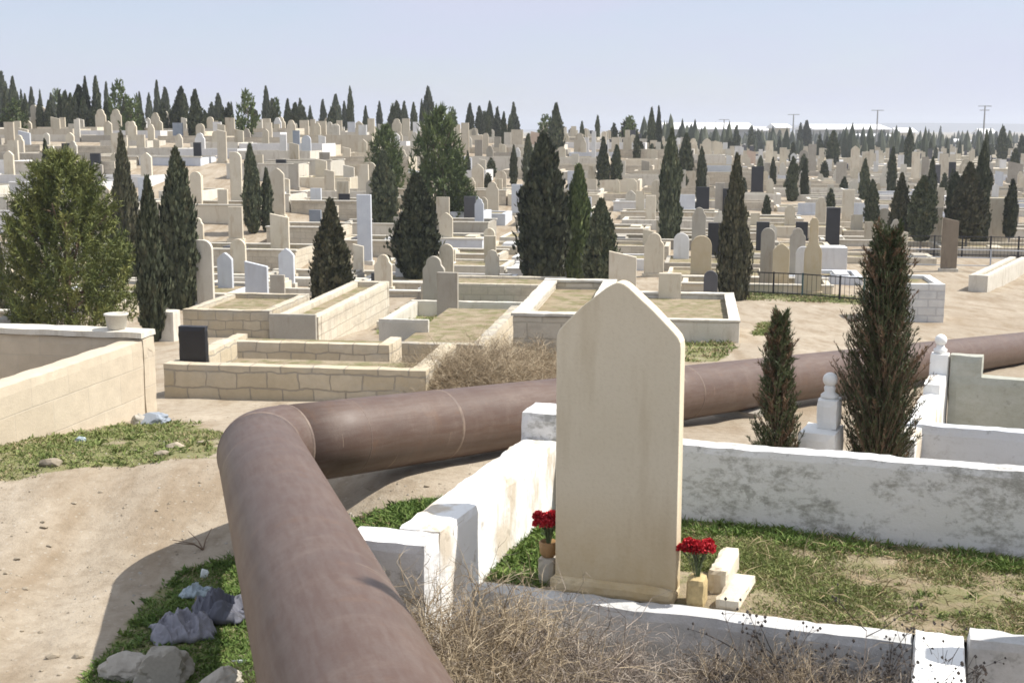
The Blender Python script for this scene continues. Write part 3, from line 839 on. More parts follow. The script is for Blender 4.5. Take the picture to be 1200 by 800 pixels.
# its right wall is taller at the back: built as its own part towards the camera
mb = rough_box(3.6, 0.26, zD + 1.0, 0.09, 0.007, 3, 12); o = mb.build('side_wall', 'sawn_block', enD); o.location = (0, -3.6, -1.0); o.rotation_euler = (0, 0, R(90))
for ch in enD.children:
    if ch.name.startswith('side_wall') and ch.location.x < -2: ch.location.y -= 3.2
    if ch.name.startswith('back_wall'): ch.location.y = 0.004; ch.location.x = -4.6
    # coping on the back wall
mb = rough_box(4.6, 0.34, 0.07, 0.1, 0.006, 3, 4); o = mb.build('coping', 'palewall', enD); o.location = (-4.6, -0.03, zD + 0.023)
mb = rough_box(4.3, 0.2, 0.06, 0.1, 0.006, 3, 9); o = mb.build('front_wall', 'palewall', enD); o.location = (-4.65, -2.3, zD - 0.05)

EL = []
def encl_px(label, u, v, w, d, v_top, mat, rz=R(-8), **kw):
    p = at(u, v); h = px_h(v_top, p)
    return enclosure(label, p, w, d, h, rz, mat, **kw)

encl_px('rough stone enclosure just behind the pipe bend, its front wall in shade', 500, 470, 3.35, 2.3, 434, 'rubble_block', t=0.22, sides='FLR', fill=0.30)
encl_px('second rough stone enclosure from the pipe bend, behind the black tablet', 457, 436, 2.85, 1.1, 404, 'rubble_block', t=0.2, sides='FLR', fill=0.10)
encl_px('ochre stone enclosure with grey slab at its right end, left of centre', 317, 397, 2.0, 3.0, 364, 'rubble_block', t=0.22, fill=0.12)
encl_px('long pale wall catching the sun, running back towards the egg shaped cypress', 374, 402, 1.0, 6.4, 371, 'far_block', t=0.22, fill=0.14)
encl_px('low pale stone enclosure behind the dry bush, left of the headstone', 566, 430, 1.75, 5.2, 404, 'rubble_block', t=0.22, sides='FR', fill=0.10)
encl_px('grassy plot with low pale kerb around the grey pair of headstones', 606, 388, 3.4, 4.0, 380, 'palewall', t=0.2)
encl_px('stone kerbed plot right behind the tall headstone with dark coping', 866, 402, 3.0, 4.6, 378, 'palewall', t=0.2, coping=('palewall', 0.05), fill=0.10)
encl_px('pale enclosure partly hidden behind the left shoulder of the tall headstone', 700, 446, 1.25, 4.4, 372, 'far_block', t=0.2, coping=('palewall', 0.05), fill=0.12)
encl_px('long pale kerb at the foot of the biggest cypress', 656, 358, 4.2, 2.2, 334, 'far_block', t=0.2, fill=0.08)
encl_px('white painted block plot on the right beside the dirt road', 1106, 378, 1.6, 2.2, 333, 'white_block', t=0.22, fill=0.10)
encl_px('beige walled plot at the right edge, its sunlit wall running up from the road', 1157, 343, 0.62, 7.5, 323, 'palewall', R(-31), t=0.22, sides='FRL', fill=0.10)

# ------------------------------------------------------------------ listed headstones (u, v_top, v_base, width px, shape, stone)
HS = [
 (41,123,147,8,'round','cream'),(51,125,147,10,'pointed','cream'),(66,137,160,11,'slant','cream'),(82,132,149,8,'slant','white'),(33,141,158,10,'pointed','cream'),(12,143,170,12,'rect','cream'),
 (30,153,181,14,'slant','bluewhite'),(119,128,157,13,'capped','cream'),(137,128,158,13,'capped','cream'),(136,156,186,9,'rect','cream'),(79,168,184,12,'rect','black'),(113,180,206,12,'rect','black'),
 (156,142,172,11,'capped','cream'),(166,158,184,10,'rect','cream'),(183,132,158,10,'capped','cream'),(194,130,155,11,'capped','cream'),(209,144,164,12,'rect','bluegrey'),(247,137,158,8,'round','cream'),
 (255,143,159,10,'rect','white'),(261,152,191,11,'slant','cream'),(270,138,160,11,'rect','cream'),(278,178,243,14,'halfround','cream'),(232,167,191,9,'rect','black'),(277,242,283,17,'rect','cream'),
 (124,217,264,15,'pointed','cream'),(231,201,250,14,'round','cream'),(262,222,252,12,'rect','cream'),(242,281,362,20,'halfround','palewall'),(302,306,363,27,'slant','bluewhite'),(329,250,306,22,'slant','cream'),
 (326,197,255,17,'pointed','cream'),(330,187,207,12,'rect','black'),(345,192,222,12,'rect','grey'),(313,139,158,9,'rect','cream'),(329,137,157,12,'capped','cream'),(341,147,161,7,'round','cream'),
 (357,141,163,11,'rect','cream'),(367,140,160,6,'rect','cream'),(377,142,166,12,'rect','cream'),(384,138,152,7,'round','cream'),(394,145,166,9,'round','cream'),(412,143,159,9,'rect','bluewhite'),
 (421,142,162,11,'pointed','cream'),(435,139,160,8,'rect','cream'),(348,153,186,8,'rect','bluegrey'),(435,190,231,12,'halfround','cream'),(404,227,256,13,'rect','black'),(428,228,309,17,'rect','bluewhite'),
 (370,246,270,14,'rect','bluegrey'),(447,176,199,12,'round','cream'),(471,175,206,12,'capped','cream'),(465,139,162,11,'capped','cream'),(476,139,166,9,'rect','cream'),(488,143,164,8,'rect','white'),
 (497,146,166,10,'rect','cream'),(503,142,161,6,'rect','cream'),(535,146,166,9,'rect','cream'),(545,144,166,9,'rect','cream'),(556,150,168,8,'round','cream'),(569,156,168,7,'round','cream'),
 (591,146,170,8,'rect','cream'),(561,164,186,9,'rect','grey'),(485,198,221,12,'slant','bluewhite'),(560,192,227,14,'pointed','cream'),(587,200,227,13,'round','cream'),(577,213,251,15,'capped','cream'),
 (566,231,260,11,'round','cream'),(551,230,273,14,'rect','slate'),(523,249,292,16,'pointed','cream'),(548,183,201,10,'slant','bluewhite'),(606,216,252,13,'rect','bluewhite'),(509,300,367,26,'capped','grey'),
 (525,319,384,25,'rect','grey'),(606,152,174,14,'rect','cream'),(628,154,174,12,'slant','pinkcream'),(646,152,178,9,'pointed','cream'),(679,156,180,13,'capped','cream'),(687,161,178,6,'rect','white'),
 (696,154,172,5,'rect','white'),(708,154,170,6,'round','cream'),(721,161,184,9,'rect','cream'),(735,161,184,10,'rect','cream'),(658,172,192,10,'round','cream'),(764,174,193,12,'slant','cream'),
 (812,162,182,9,'capped','cream'),(828,162,192,11,'pointed','cream'),(841,165,194,9,'slant','cream'),(793,171,187,6,'round','white'),(769,211,256,12,'round','cream'),(762,229,267,12,'rect','cream'),
 (741,210,234,11,'round','cream'),(805,228,247,18,'rect','bluewhite'),(823,219,257,15,'rect','black'),(817,237,247,11,'rect','black'),(843,214,252,11,'rect','grey'),(852,221,253,11,'rect','black'),
 (887,195,226,14,'rect','black'),(871,195,214,8,'rect','white'),(842,194,217,28,'rect','bluewhite'),(837,261,302,16,'rect','black'),(818,243,307,16,'capped','grey'),(766,273,324,23,'capped','cream'),
 (798,273,308,18,'round','white'),(821,276,327,24,'round','ochre'),(729,294,362,32,'slant','cream'),(784,320,384,26,'rect','cream'),(832,317,360,16,'round','slate'),(893,260,300,15,'rect','black'),
 (898,267,338,16,'round','grey'),(914,285,342,19,'pointed','ochre'),(933,267,330,18,'capped','grey'),(951,255,346,20,'bottle','ochre'),(975,243,290,16,'rect','black'),(939,260,282,14,'rect','black'),
 (945,238,252,20,'rect','bluewhite'),(961,231,267,12,'capped','cream'),(993,222,265,14,'rect','cream'),(1006,238,267,12,'rect','bluewhite'),(1034,240,258,12,'rect','white'),(1047,257,322,12,'capped','grey'),
 (1056,270,332,10,'slant','cream'),(1111,255,318,18,'slant','brown'),(1100,220,252,10,'rect','cream'),(1095,243,288,14,'rect','cream'),(1115,190,214,8,'rect','black'),(1131,186,206,14,'capped','cream'),
 (1189,189,216,17,'slant','grey'),(1105,180,208,10,'rect','cream'),(917,173,202,8,'rect','cream'),(951,169,204,9,'rect','grey'),(941,176,202,10,'round','grey'),(1001,171,208,10,'pointed','cream'),
 (1014,178,206,9,'rect','cream'),(1018,177,200,8,'slant','cream'),(1072,178,212,9,'rect','cream'),(1083,184,216,8,'rect','grey'),(985,190,222,12,'rect','grey'),(901,165,196,8,'rect','cream'),
 (880,176,198,10,'slant','pinkcream'),(1097,193,216,8,'slate' and 'rect','slate'),(1060,180,198,8,'rect','cream'),(1170,200,222,9,'slant','bluewhite'),(1176,262,285,10,'round','white'),
]
YAWS = R(-9)
STONES = []      # (object, class words, u, v_base, px height)
COLNAME = {'cream': 'cream', 'palewall': 'pale cream', 'white': 'white', 'bluewhite': 'bluish white', 'bluegrey': 'blue grey', 'black': 'black', 'slate': 'dark slate', 'grey': 'grey', 'brown': 'brown grey', 'ochre': 'ochre', 'pinkcream': 'pinkish'}
SHNAME = {'rect': 'flat topped', 'slant': 'slant topped', 'pointed': 'pointed', 'round': 'round topped', 'capped': 'shouldered', 'bottle': 'bottle shaped', 'halfround': 'one-shouldered'}
def headstone(p, w, h, shape, mat, near, rz):
    """one headstone with plinth; a single mesh when it is only a few pixels high"""
    t = max(0.07, min(0.14, w * 0.28))
    if near:
        e = thing('headstone', None, 'headstone', p, rz)
        mb = MB(); mb.prism([(x, z + (0.12 if z == 0 else 0)) for x, z in profile(shape, w, h)], -t / 2, t / 2)
        mb.build('slab', mat, e, bevel=0.012)
        mb = MB(); mb.box((0, 0, -0.04), (w + 0.12, t + 0.14, 0.32))
        mb.build('plinth', mat if mat in ('cream', 'grey', 'ochre', 'white') else 'palewall', e, bevel=0.012)
        return e
    mb = MB(); mb.prism([(x, z - (0.2 if z == 0 else 0)) for x, z in profile(shape, w, h)], -t / 2, t / 2)
    mb.box((0, 0, 0), (w + 0.1, t + 0.1, 0.24))
    o = mb.build('headstone', mat, None, p, rz)
    return tag(o, None, 'headstone')
for (u, vt, vb, w, shp, mat) in HS:
    p = at_near(u, vb, 92, 118, rnd) if u < 800 else at(u, vb)
    k = p.y * CT - p.z * ST
    W, H = w / F_PX * k, px_h(vt, p)
    o = headstone(p, W, H, shp, mat, vb - vt > 34, YAWS + rnd.uniform(-0.05, 0.05))
    STONES.append((o, p, max(W, 0.3), shp, mat, H))

# named single stones near the front
def slab_px(label, u, vt, vb, wpx, mat, rz=R(-8), t=0.12, cat='slab', name='stone_slab', y=None):
    p = at(u, vb) if y is None else at_depth(u, vb, y)
    k = p.y * CT - p.z * ST
    mb = rough_box(wpx / F_PX * k, t, px_h(vt, p) + 0.3, 0.06, 0.003, 4, u)
    W = wpx / F_PX * k
    o = mb.build(name, mat, None, p + Vector((-W / 2 * math.cos(rz), -W / 2 * math.sin(rz), -0.3)), rz)
    return tag(o, label, cat)
slab_px('wide grey beige slab standing at the corner of the ochre stone enclosure', 343, 368, 404, 57, 'grey', y=at(374, 402).y - 0.35)
slab_px('wide pale slab standing on the grey wall left of the paired headstones', 473, 374, 412, 60, 'palewall', y=at(457, 436).y + 3.2)
slab_px('square black tablet standing on the rough wall by the pale block corner', 226, 382, 432, 34, 'black', y=at(500, 470).y + 0.72)
slab_px('dark grey rounded slab lying below the white slanted headstone', 333, 345, 364, 34, 'slate', name='grave_slab')
slab_px('small grey slab just right of the white slanted headstone', 325, 322, 348, 18, 'grey')
slab_px('dark square tablet in white frame left of the centre grassy plot', 441, 320, 338, 13, 'black')
slab_px('pale step block on top of the rough enclosure, behind the tablet', 188, 365, 400, 34, 'palewall', t=0.4, cat='block', name='stone_block')
slab_px('large plain cream panel on the right between the lone cypress and its neighbour', 1163, 232, 290, 34, 'cream')
slab_px('white gabled tomb slab behind the fence on the right', 975, 290, 318, 34, 'white', t=1.0)

# planter on the block corner
pp = Vector((pD.x, pD.y, 0)) + Vector((-0.34, 0.21, 0)); mb = MB()
mb.lathe([(0.075, 0), (0.10, 0.02), (0.115, 0.15), (0.13, 0.155), (0.13, 0.175), (0.105, 0.175), (0.10, 0.13)], n=24)
tag(mb.build('planter', 'palewall', None, (pp.x, pp.y, pD.z + zD + 0.088), 0, True), 'round pale planter standing on the corner of the pale block wall', 'planter')

# iron table beside the slate headstone
pt = at(815, 378); tb = thing('iron_table', 'dark iron grave table in the plot right of the tall headstone', 'table', pt, R(-8))
k = pt.y; tw, th = 34 / F_PX * k, px_h(352, pt)
mb = MB(); mb.box((0, 0, th - 0.02), (tw, 0.5, 0.04)); mb.build('tabletop', 'darkstone', tb)
for sx in (-1, 1):
    for sy in (-1, 1):
        mb = MB(); mb.box((sx * (tw / 2 - 0.05), sy * 0.2, (th - 0.04) / 2 - 0.1), (0.06, 0.06, th - 0.04 + 0.2)); mb.build('leg', 'dark_iron', tb)

# ------------------------------------------------------------------ railings
def railing(label, pts, h, mat, pitch, bars=True, post=0.045, corner=None, levels=(0.12, 0.95)):
    e = thing('iron_fence', label, 'fence', pts[0])
    o = Vector(pts[0])
    for a, b in zip(pts, pts[1:]):
        a, b = Vector(a) - o, Vector(b) - o
        L = (b - a).length; d = (b - a) / L
        rz = math.atan2(d.y, d.x)
        for lv in levels:
            mb = MB(); mb.tube([a + Vector((0, 0, h * lv)), b + Vector((0, 0, h * lv))], 0.02, 6); mb.build('rail', mat, e)
        n = max(1, round(L / pitch))
        for i in range(n + 1):
            q = a + d * (L * i / n)
            if i % 8 == 0 or i == n:
                mb = MB(); mb.box((q.x, q.y, q.z + h / 2 - 0.1), (post, post, h + 0.2), rz); mb.build('post', corner if (corner and i == n) else mat, e)
        if bars:
            mb = MB()
            for i in range(n + 1):
                q = a + d * (L * i / n)
                mb.box((q.x, q.y, q.z + h * 0.5), (0.011, 0.011, h * 0.92), rz)
            tag(mb.build('bar_panel', mat, e), kind='stuff')
    return e
pts = [at(862, 344), at(940, 348), at(1012, 354)]
railing('dark iron fence around the ochre and grey headstones by the dirt road', pts, 0.76, 'dark_iron', 0.16, corner='green_iron')
pts = [at(1060, 316), at(1160, 318), at(1290, 322)]
railing('pale horizontal railing above the road under the trimmed cypresses', pts, 0.85, 'grey_rail', 0.8, False, 0.05, levels=(0.25, 0.6, 0.95))
pts = [at(1062, 300), at(1160, 302), at(1300, 304)]
railing('darker second railing behind the pale railing on the right', pts, 0.9, 'dark_iron', 0.14, True, 0.06)

# ------------------------------------------------------------------ plants
PROF_CY = [[(0, .42), (.12, .82), (.32, 1.0), (.55, .9), (.75, .62), (.9, .3), (.97, .12), (1.0, .02)],
           [(0, .62), (.08, .88), (.3, 1.0), (.6, .9), (.8, .62), (.92, .3), (1.0, .03)],
           [(0, .74), (.1, .96), (.3, 1.0), (.5, .82), (.7, .55), (.85, .3), (.95, .11), (1.0, .02)]]
def cypress_mesh(name, blades, seed, lean=0.0, mat='cypress_foliage', fat=1.0, bs=1.0, spiky=0.6, bare=0.0, form=0):
    """columnar crown, unit height, half width 0.5 (scaled by the object)"""
    rr = random.Random(seed); mb = MB()
    so = rr.uniform(0, 90)
    def rad(h, a):
        base = interp(PROF_CY[form], h)
        nz = 1 + 0.42 * mnoise.noise((math.cos(a) * 1.3 + so, math.sin(a) * 1.3, h * 4)) + 0.34 * mnoise.noise((math.cos(a) * 3 + so, math.sin(a) * 3, h * 11))
        return 0.5 * base * nz * fat
    # ragged opaque heart
    nh, na = 16, 10
    vs = []
    for i in range(nh + 1):
        for k in range(na):
            a = 2 * math.pi * k / na; h = 0.03 + 0.90 * i / nh
            q = rad(h, a) * 0.72
            vs.append((q * math.cos(a) + lean * h, q * math.sin(a), h + rr.uniform(-0.01, 0.01)))
    fs = [(i * na + k, i * na + (k + 1) % na, (i + 1) * na + (k + 1) % na, (i + 1) * na + k) for i in range(nh) for k in range(na)]
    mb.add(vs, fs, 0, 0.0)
    for _ in range(blades):
        h = rr.random() ** 1.2; a = rr.uniform(0, 2 * math.pi)
        r0 = rad(h, a)
        if rr.random() > 0.25 + r0 * 1.9: continue
        q = r0 * (0.62 + 0.42 * math.sqrt(rr.random())) * (1.22 if rr.random() < 0.08 else 1.0)
        cl = mnoise.noise((math.cos(a) * 3.4 + so, math.sin(a) * 3.4, h * 14))
        if cl < -0.28 and rr.random() < 0.7: continue
        q *= 1 + 0.12 * cl
        out = Vector((math.cos(a), math.sin(a), 0))
        d = (out * rr.uniform(0.1, 0.65) + Vector((rr.uniform(-0.3, 0.3), rr.uniform(-0.3, 0.3), spiky + rr.uniform(0.2, 0.7)))).normalized()
        sd = d.cross(out + Vector((rr.uniform(-1, 1), rr.uniform(-1, 1), rr.uniform(-0.6, 0.6)))).normalized()
        L = rr.uniform(0.03, 0.075) * bs
        tint = min(1, max(0, 0.45 + 0.55 * cl + rr.uniform(-0.35, 0.35)))
        # counter the squeeze in width so that leaves keep their shape
        mb.add([(out * q + Vector((lean * h, 0, h))), *[(out * q + Vector((lean * h, 0, h)) + Vector(((d.x * L * t + s * sd.x * L * 0.34) * 3.2, (d.y * L * t + s * sd.y * L * 0.34) * 3.2, d.z * L * t + s * sd.z * L * 0.34))) for t, s in ((0.45, -1), (1, 0), (0.45, 1))]], [(0, 1, 2, 3)], 0, tint)
    return mb.mesh(name, mat)

CY_NEAR = [cypress_mesh('cypress_crown', 17000, s, rr_, m, 1.0, 0.8, form=s - 1) for s, rr_, m in ((1, 0.05, 'cypress_foliage'), (2, -0.04, 'cypress_foliage'), (3, 0.0, 'brown_cypress_foliage'))]
CY_MID = [cypress_mesh('cypress_crown', 4200, s + 10, 0.03 * (s - 1), 'cypress_foliage', 1.0, 1.2, form=s) for s in range(3)]
CY_FAR = [cypress_mesh('cypress_crown', 1100, s + 20, 0.03 * (s - 1.5), 'cypress_foliage', 1.0, 1.9, form=1 + s % 2) for s in range(4)]
GR_NEAR = cypress_mesh('cypress_crown', 11000, 41, 0.04, 'green_foliage', 1.0, 1.0)
def trunk_mesh(name, mat, r0=0.03, r1=0.012, h=0.5):
    mb = MB(); mb.tube([(0, 0, -0.12), (0.004, 0, h * 0.4), (0, 0.003, h)], [r0, (r0 + r1) / 2, r1], 8); return mb.mesh(name, mat, True)
TRUNK = trunk_mesh('trunk', 'bark'); TRUNK_PALE = trunk_mesh('trunk', 'pale_bark', 0.016, 0.012)

def bushy_mesh(name, n_clump, per, seed, mat, flat=1.0, cone=0.5, bl=0.09, bw=0.013):
    """round-topped pine: tufts of needles along upturned boughs; unit height and width"""
    rr = random.Random(seed); mb = MB(); so = rr.uniform(0, 99)
    for c in range(n_clump):
        h = rr.uniform(0.06, 0.98)
        env = 0.5 * math.sqrt(max(0.0, 1 - ((h - 0.36) / 0.66) ** 2)) * (1 - cone * max(0, h - 0.36))
        a = rr.uniform(0, 6.283)
        env *= 1 + 0.32 * mnoise.noise((math.cos(a) * 1.6 + so, math.sin(a) * 1.6, h * 3.2))
        q = env * math.sqrt(rr.uniform(0.12, 1.0))
        if h > 0.93: q *= 0.4
        c0 = Vector((q * math.cos(a), q * math.sin(a), h))
        out = (Vector((math.cos(a), math.sin(a), 0.45))).normalized()
        tc = min(1, max(0, 0.5 + 0.5 * mnoise.noise(c0 * 5 + Vector((so, 0, 0))) + rr.uniform(-0.25, 0.25)))
        axis_ = (out + Vector((rr.uniform(-0.4, 0.4), rr.uniform(-0.4, 0.4), rr.uniform(0, 0.7)))).normalized()
        for k in range(per):
            t = rr.uniform(-0.07, 0.07)
            d = (axis_ * rr.uniform(0.2, 1.0) + Vector((rr.gauss(0, 0.6), rr.gauss(0, 0.6), rr.gauss(0.1, 0.5)))).normalized()
            sd = d.cross(Vector((rr.uniform(-1, 1), rr.uniform(-1, 1), rr.uniform(-1, 1)))).normalized()
            mb.blade(c0 + axis_ * t, d, sd, rr.uniform(0.5, 1.1) * bl, bw, 0, min(1, max(0, tc + rr.uniform(-0.22, 0.22))))
    return mb.mesh(name, mat)
PINE_NEAR = bushy_mesh('pine_crown', 1250, 40, 5, 'pine_foliage', bl=0.052, bw=0.0075)
PINE_MID = bushy_mesh('pine_crown', 330, 26, 6, 'green_foliage', bl=0.11, bw=0.022)
PINE_FAR = bushy_mesh('pine_crown', 90, 16, 7, 'green_foliage', bl=0.15, bw=0.05)
def pine_trunk():
    mb = MB(); rr = random.Random(4)
    mb.tube([(0, 0, -0.15), (0.01, 0, 0.3), (0, 0.01, 0.75)], [0.03, 0.024, 0.008], 8)
    for i in range(16):
        h = 0.1 + 0.6 * i / 16; a = i * 2.4
        mb.tube([(0, 0, h), (0.2 * math.cos(a), 0.2 * math.sin(a), h + 0.05), (0.34 * math.cos(a), 0.34 * math.sin(a), h + 0.16)], [0.011, 0.008, 0.004], 5)
    return mb.mesh('trunk', 'bark', True)
PINE_TRUNK = pine_trunk()

TREES = []
def tree(u, vt, vb, wpx, kind='cypress', label=None, group=None, p=None, pale=False, lift=0.0):
    if p is None: p = at_near(u, vb, 112, 165, rnd) if u < 745 else at(u, vb)
    k = p.y * CT - p.z * ST
    H, W = px_h(vt, p), wpx / F_PX * k
    hp = H / k * F_PX
    if kind != 'pine': W *= 0.76
    if kind == 'cypress':
        me = CY_NEAR[len(TREES) % 3] if hp > 85 else CY_MID[len(TREES) % 3] if hp > 34 else CY_FAR[len(TREES) % 4]
        tm = TRUNK_PALE if pale else TRUNK
    elif kind == 'green': me, tm = GR_NEAR, TRUNK
    else:
        me = PINE_NEAR if hp > 150 else PINE_MID if hp > 60 else PINE_FAR; tm = PINE_TRUNK
    nm = {'cypress': 'cypress_tree', 'green': 'cypress_tree', 'pine': 'pine_tree'}[kind]
    e = thing(nm, label, {'pine': 'pine'}.get(kind, 'cypress'), p, rnd.uniform(0, 6.28), group)
    cr = link('crown', me, e, (0, 0, H * lift)); cr.scale = (W, W, H * (1 - lift))
    tr = link('trunk', tm, e); s = H if kind == 'pine' else min(H, 4)
    tr.scale = (W if kind == 'pine' else s, W if kind == 'pine' else s, H)
    TREES.append((e, p, W, kind, H, label))
    return e

tree(83, 182, 392, 146, 'pine', 'bushy bright green pine behind the pale block wall at left')
tree(61, 168, 300, 20, label='slim dark cypress tip rising behind the left edge of the bushy pine')
tree(150, 160, 330, 34, label='dark cypress between the bushy green pine and the two tall cypresses')
tree(180, 212, 400, 38, label='leaning grey green cypress right beside the bushy pine')
tree(213, 180, 362, 47, label='tall cypress left of the pale one-shouldered headstone')
tree(2, 250, 380, 16, label='cypress cut off by the left edge of the picture')
tree(297, 171, 273, 25, label='straight narrow cypress on the left slope beside the black framed tablet')
tree(314, 200, 271, 15, label='thin short cypress close right of the straight narrow cypress')
tree(390, 237, 368, 53, label='wide egg shaped cypress just above the sunlit side wall')
tree(490, 207, 331, 57, label='ragged dark cypress behind the grey pair of headstones')
tree(637, 162, 335, 62, label='biggest dark cypress, at the centre above the long kerb')
tree(676, 198, 332, 38, 'green', 'fresher green cypress growing against the biggest dark cypress')
tree(705, 236, 350, 46, label='dark cypress just left of the pointed top of the tall headstone')
tree(784, 155, 289, 27, label='tall column cypress above the right shoulder of the tall headstone')
tree(859, 186, 352, 38, label='tall cypress beside the dark slate headstone at the road')
tree(451, 180, 275, 34, label='cypress in the left centre clump, left of the ragged dark cypress')
tree(452, 150, 225, 42, 'pine', 'bushy dark pine on the slope left of the tall skyline pine')
tree(515, 132, 262, 64, 'pine', 'tall loose green pine on the slope, rising above the skyline')
tree(540, 205, 268, 40, 'pine', 'low bright green pine right of the ragged dark cypress')
for a in ((1020, 213, 276, 18), (1053, 205, 292, 26), (1078, 208, 297, 34), (1116, 205, 288, 24), (1131, 193, 296, 44), (1182, 213, 292, 18)):
    tree(*a, pale=True, lift=0.16)
tree(1146, 170, 292, 22)
for a in ((652, 124, 182, 21), (619, 160, 225, 15), (602, 172, 218, 10), (706, 164, 223, 18), (722, 172, 221, 15), (763, 128, 178, 10), (771, 127, 178, 9), (803, 159, 218, 19), (821, 175, 238, 13), (862, 150, 184, 11),
          (838, 145, 168, 8), (928, 186, 236, 15), (942, 189, 235, 11), (905, 186, 223, 9), (944, 143, 181, 13), (937, 146, 181, 10), (975, 155, 198, 17), (1064, 152, 200, 12), (1153, 155, 208, 11), (1173, 150, 191, 14),
          (1012, 188, 238, 13), (1090, 188, 254, 16), (898, 230, 258, 10), (973, 222, 247, 12), (700, 137, 168, 6), (746, 155, 188, 9), (736, 139, 168, 19), (1196, 160, 190, 12), (1044, 175, 230, 12), (880, 150, 182, 9), (888, 152, 178, 8)):
    tree(*a)
for a in ((5, 88, 150, 22), (18, 93, 150, 13), (27, 108, 150, 9), (39, 105, 140, 10), (49, 108, 140, 7), (103, 93, 155, 12), (115, 92, 155, 12), (95, 102, 155, 20), (127, 100, 152, 11), (165, 110, 140, 8), (176, 112, 140, 10),
          (186, 98, 146, 12), (195, 105, 146, 14), (214, 104, 155, 18), (231, 108, 164, 20), (257, 112, 153, 15), (249, 122, 150, 12), (272, 122, 146, 8), (313, 104, 150, 12), (320, 118, 152, 16), (338, 118, 153, 11), (347, 122, 157, 14),
          (356, 127, 152, 10), (364, 126, 150, 9), (379, 119, 150, 10), (394, 113, 153, 14), (389, 128, 160, 14), (404, 121, 157, 9), (411, 104, 150, 9), (429, 126, 153, 9), (445, 121, 158, 9), (461, 127, 152, 14), (474, 121, 150, 12),
          (485, 122, 157, 10), (502, 104, 152, 15), (551, 123, 152, 12), (562, 126, 161, 11), (572, 129, 160, 8), (583, 128, 161, 10), (598, 137, 158, 8), (606, 138, 158, 8), (682, 144, 160, 6), (719, 146, 168, 11), (62, 112, 145, 12), (300, 130, 150, 12)):
    tree(*a)
for a in ((70, 108, 152, 26), (141, 97, 155, 26), (155, 118, 160, 26), (291, 108, 165, 26), (18, 118, 158, 30), (640, 136, 168, 22), (738, 138, 172, 20), (530, 128, 160, 16), (1080, 165, 182, 18)):
    tree(*a, kind='pine')
for i in range(48):
    u = rnd.uniform(-5, 330) if i < 36 else rnd.uniform(330, 620); v = 156
    tree(u, rnd.uniform(108, 132) + max(0, u - 150) * 0.03, v, rnd.uniform(8, 15), 'pine' if i % 6 == 0 else 'cypress')
# cypress belt on the plain
for i in range(88):
    u = rnd.uniform(745, 1215); v = rnd.uniform(168, 186) + (2 if u > 1050 else 0)
    tree(u, v - rnd.uniform(10, 24), v, rnd.uniform(4, 9))
for i in range(26):
    u = rnd.uniform(540, 1200); v = rnd.uniform(184, 232)
    tree(u, v - rnd.uniform(16, 32), v, rnd.uniform(7, 12))

e = thing('cypress_tree', 'slender cypress standing just beyond the right edge of the picture', 'cypress', (2.52, 4.33, ground(2.52, 4.33)), 0.4)
cr = link('crown', CY_NEAR[0], e, (0, 0, 0.35)); cr.scale = (0.62, 0.62, 4.75)
tr = link('trunk', TRUNK, e); tr.scale = (1.6, 1.6, 4)
# two ragged junipers behind the near wall
def juniper(label, u, vb_px, y, vt, wpx, seed, n_spray, red=0.3):
    rr = random.Random(seed)
    p = at_depth(u, vb_px, y); p.z = ground(p.x, p.y)
    k = p.y * CT - p.z * ST
    H = px_h(vt, p); W = wpx / F_PX * k
    e = thing('juniper_tree', label, 'juniper', p)
    mb = MB(); tw = MB(); wood = MB()
    wood.tube([(0, 0, -0.1), (0.01, 0, H * 0.4), (0.0, 0.0, H * 0.9)], [0.03, 0.02, 0.006], 8)
    so = seed * 3.1
    for s in range(n_spray):
        h0 = (s / n_spray) ** 0.95 * 0.93
        a = rr.uniform(0, 6.283)
        prof_ = 0.5 * W * (0.95 * (1 - h0) ** 0.62 + 0.05) * min(1, 0.62 + h0 * 2.2)
        prof_ *= 1 + 0.45 * mnoise.noise((math.cos(a) * 1.2 + so, math.sin(a) * 1.2, h0 * 5))
        stray = rr.random() < 0.05
        L = max(0.05, prof_ * rr.uniform(0.7, 1.12) * (1.35 if stray else 1))
        base = Vector((0, 0, H * h0))
        out = Vector((math.cos(a), math.sin(a), 0))
        rise = L * rr.uniform(0.9, 1.7) if not stray else L * 1.0
        pts = [base + out * (L * t) + Vector((0, 0, rise * t ** 1.4)) + Vector((rr.uniform(-1, 1), rr.uniform(-1, 1), 0)) * 0.008 for t in (0, 0.35, 0.7, 1.0)]
        wood.tube(pts, [0.0045, 0.0035, 0.0025, 0.0015], 3, 0, rr.random(), False)
        isred = rr.random() < red * (0.35 + 0.65 * h0) or stray
        tc = 0.45 + 0.6 * mnoise.noise((math.cos(a) * 2 + so, math.sin(a) * 2, h0 * 9))
        for q in range(34):
            t = rr.uniform(0.25, 1.0) if not stray else rr.uniform(0.5, 1)
            i = min(2, int(t * 3)); f = t * 3 - i
            b = pts[i].lerp(pts[i + 1], min(1, f))
            d = ((pts[i + 1] - pts[i]).normalized() * 0.7 + Vector((rr.gauss(0, 0.5), rr.gauss(0, 0.5), rr.gauss(0.55, 0.4)))).normalized()
            sd = d.cross(Vector((rr.uniform(-1, 1), rr.uniform(-1, 1), rr.uniform(-1, 1)))).normalized()
            (tw if isred else mb).blade(b, d, sd, rr.uniform(0.018, 0.05), rr.uniform(0.004, 0.009), 0, min(1, max(0, tc + rr.uniform(-0.35, 0.35))))
    mb.build('crown', 'juniper_foliage', e); tw.build('dry_tips', 'reddish_twig', e); wood.build('trunk', 'twig_bark', e)
    return e
juniper('tall ragged dark juniper behind the near white wall', 1028, 560, 8.55, 256, 104, 3, 1500, 0.06)
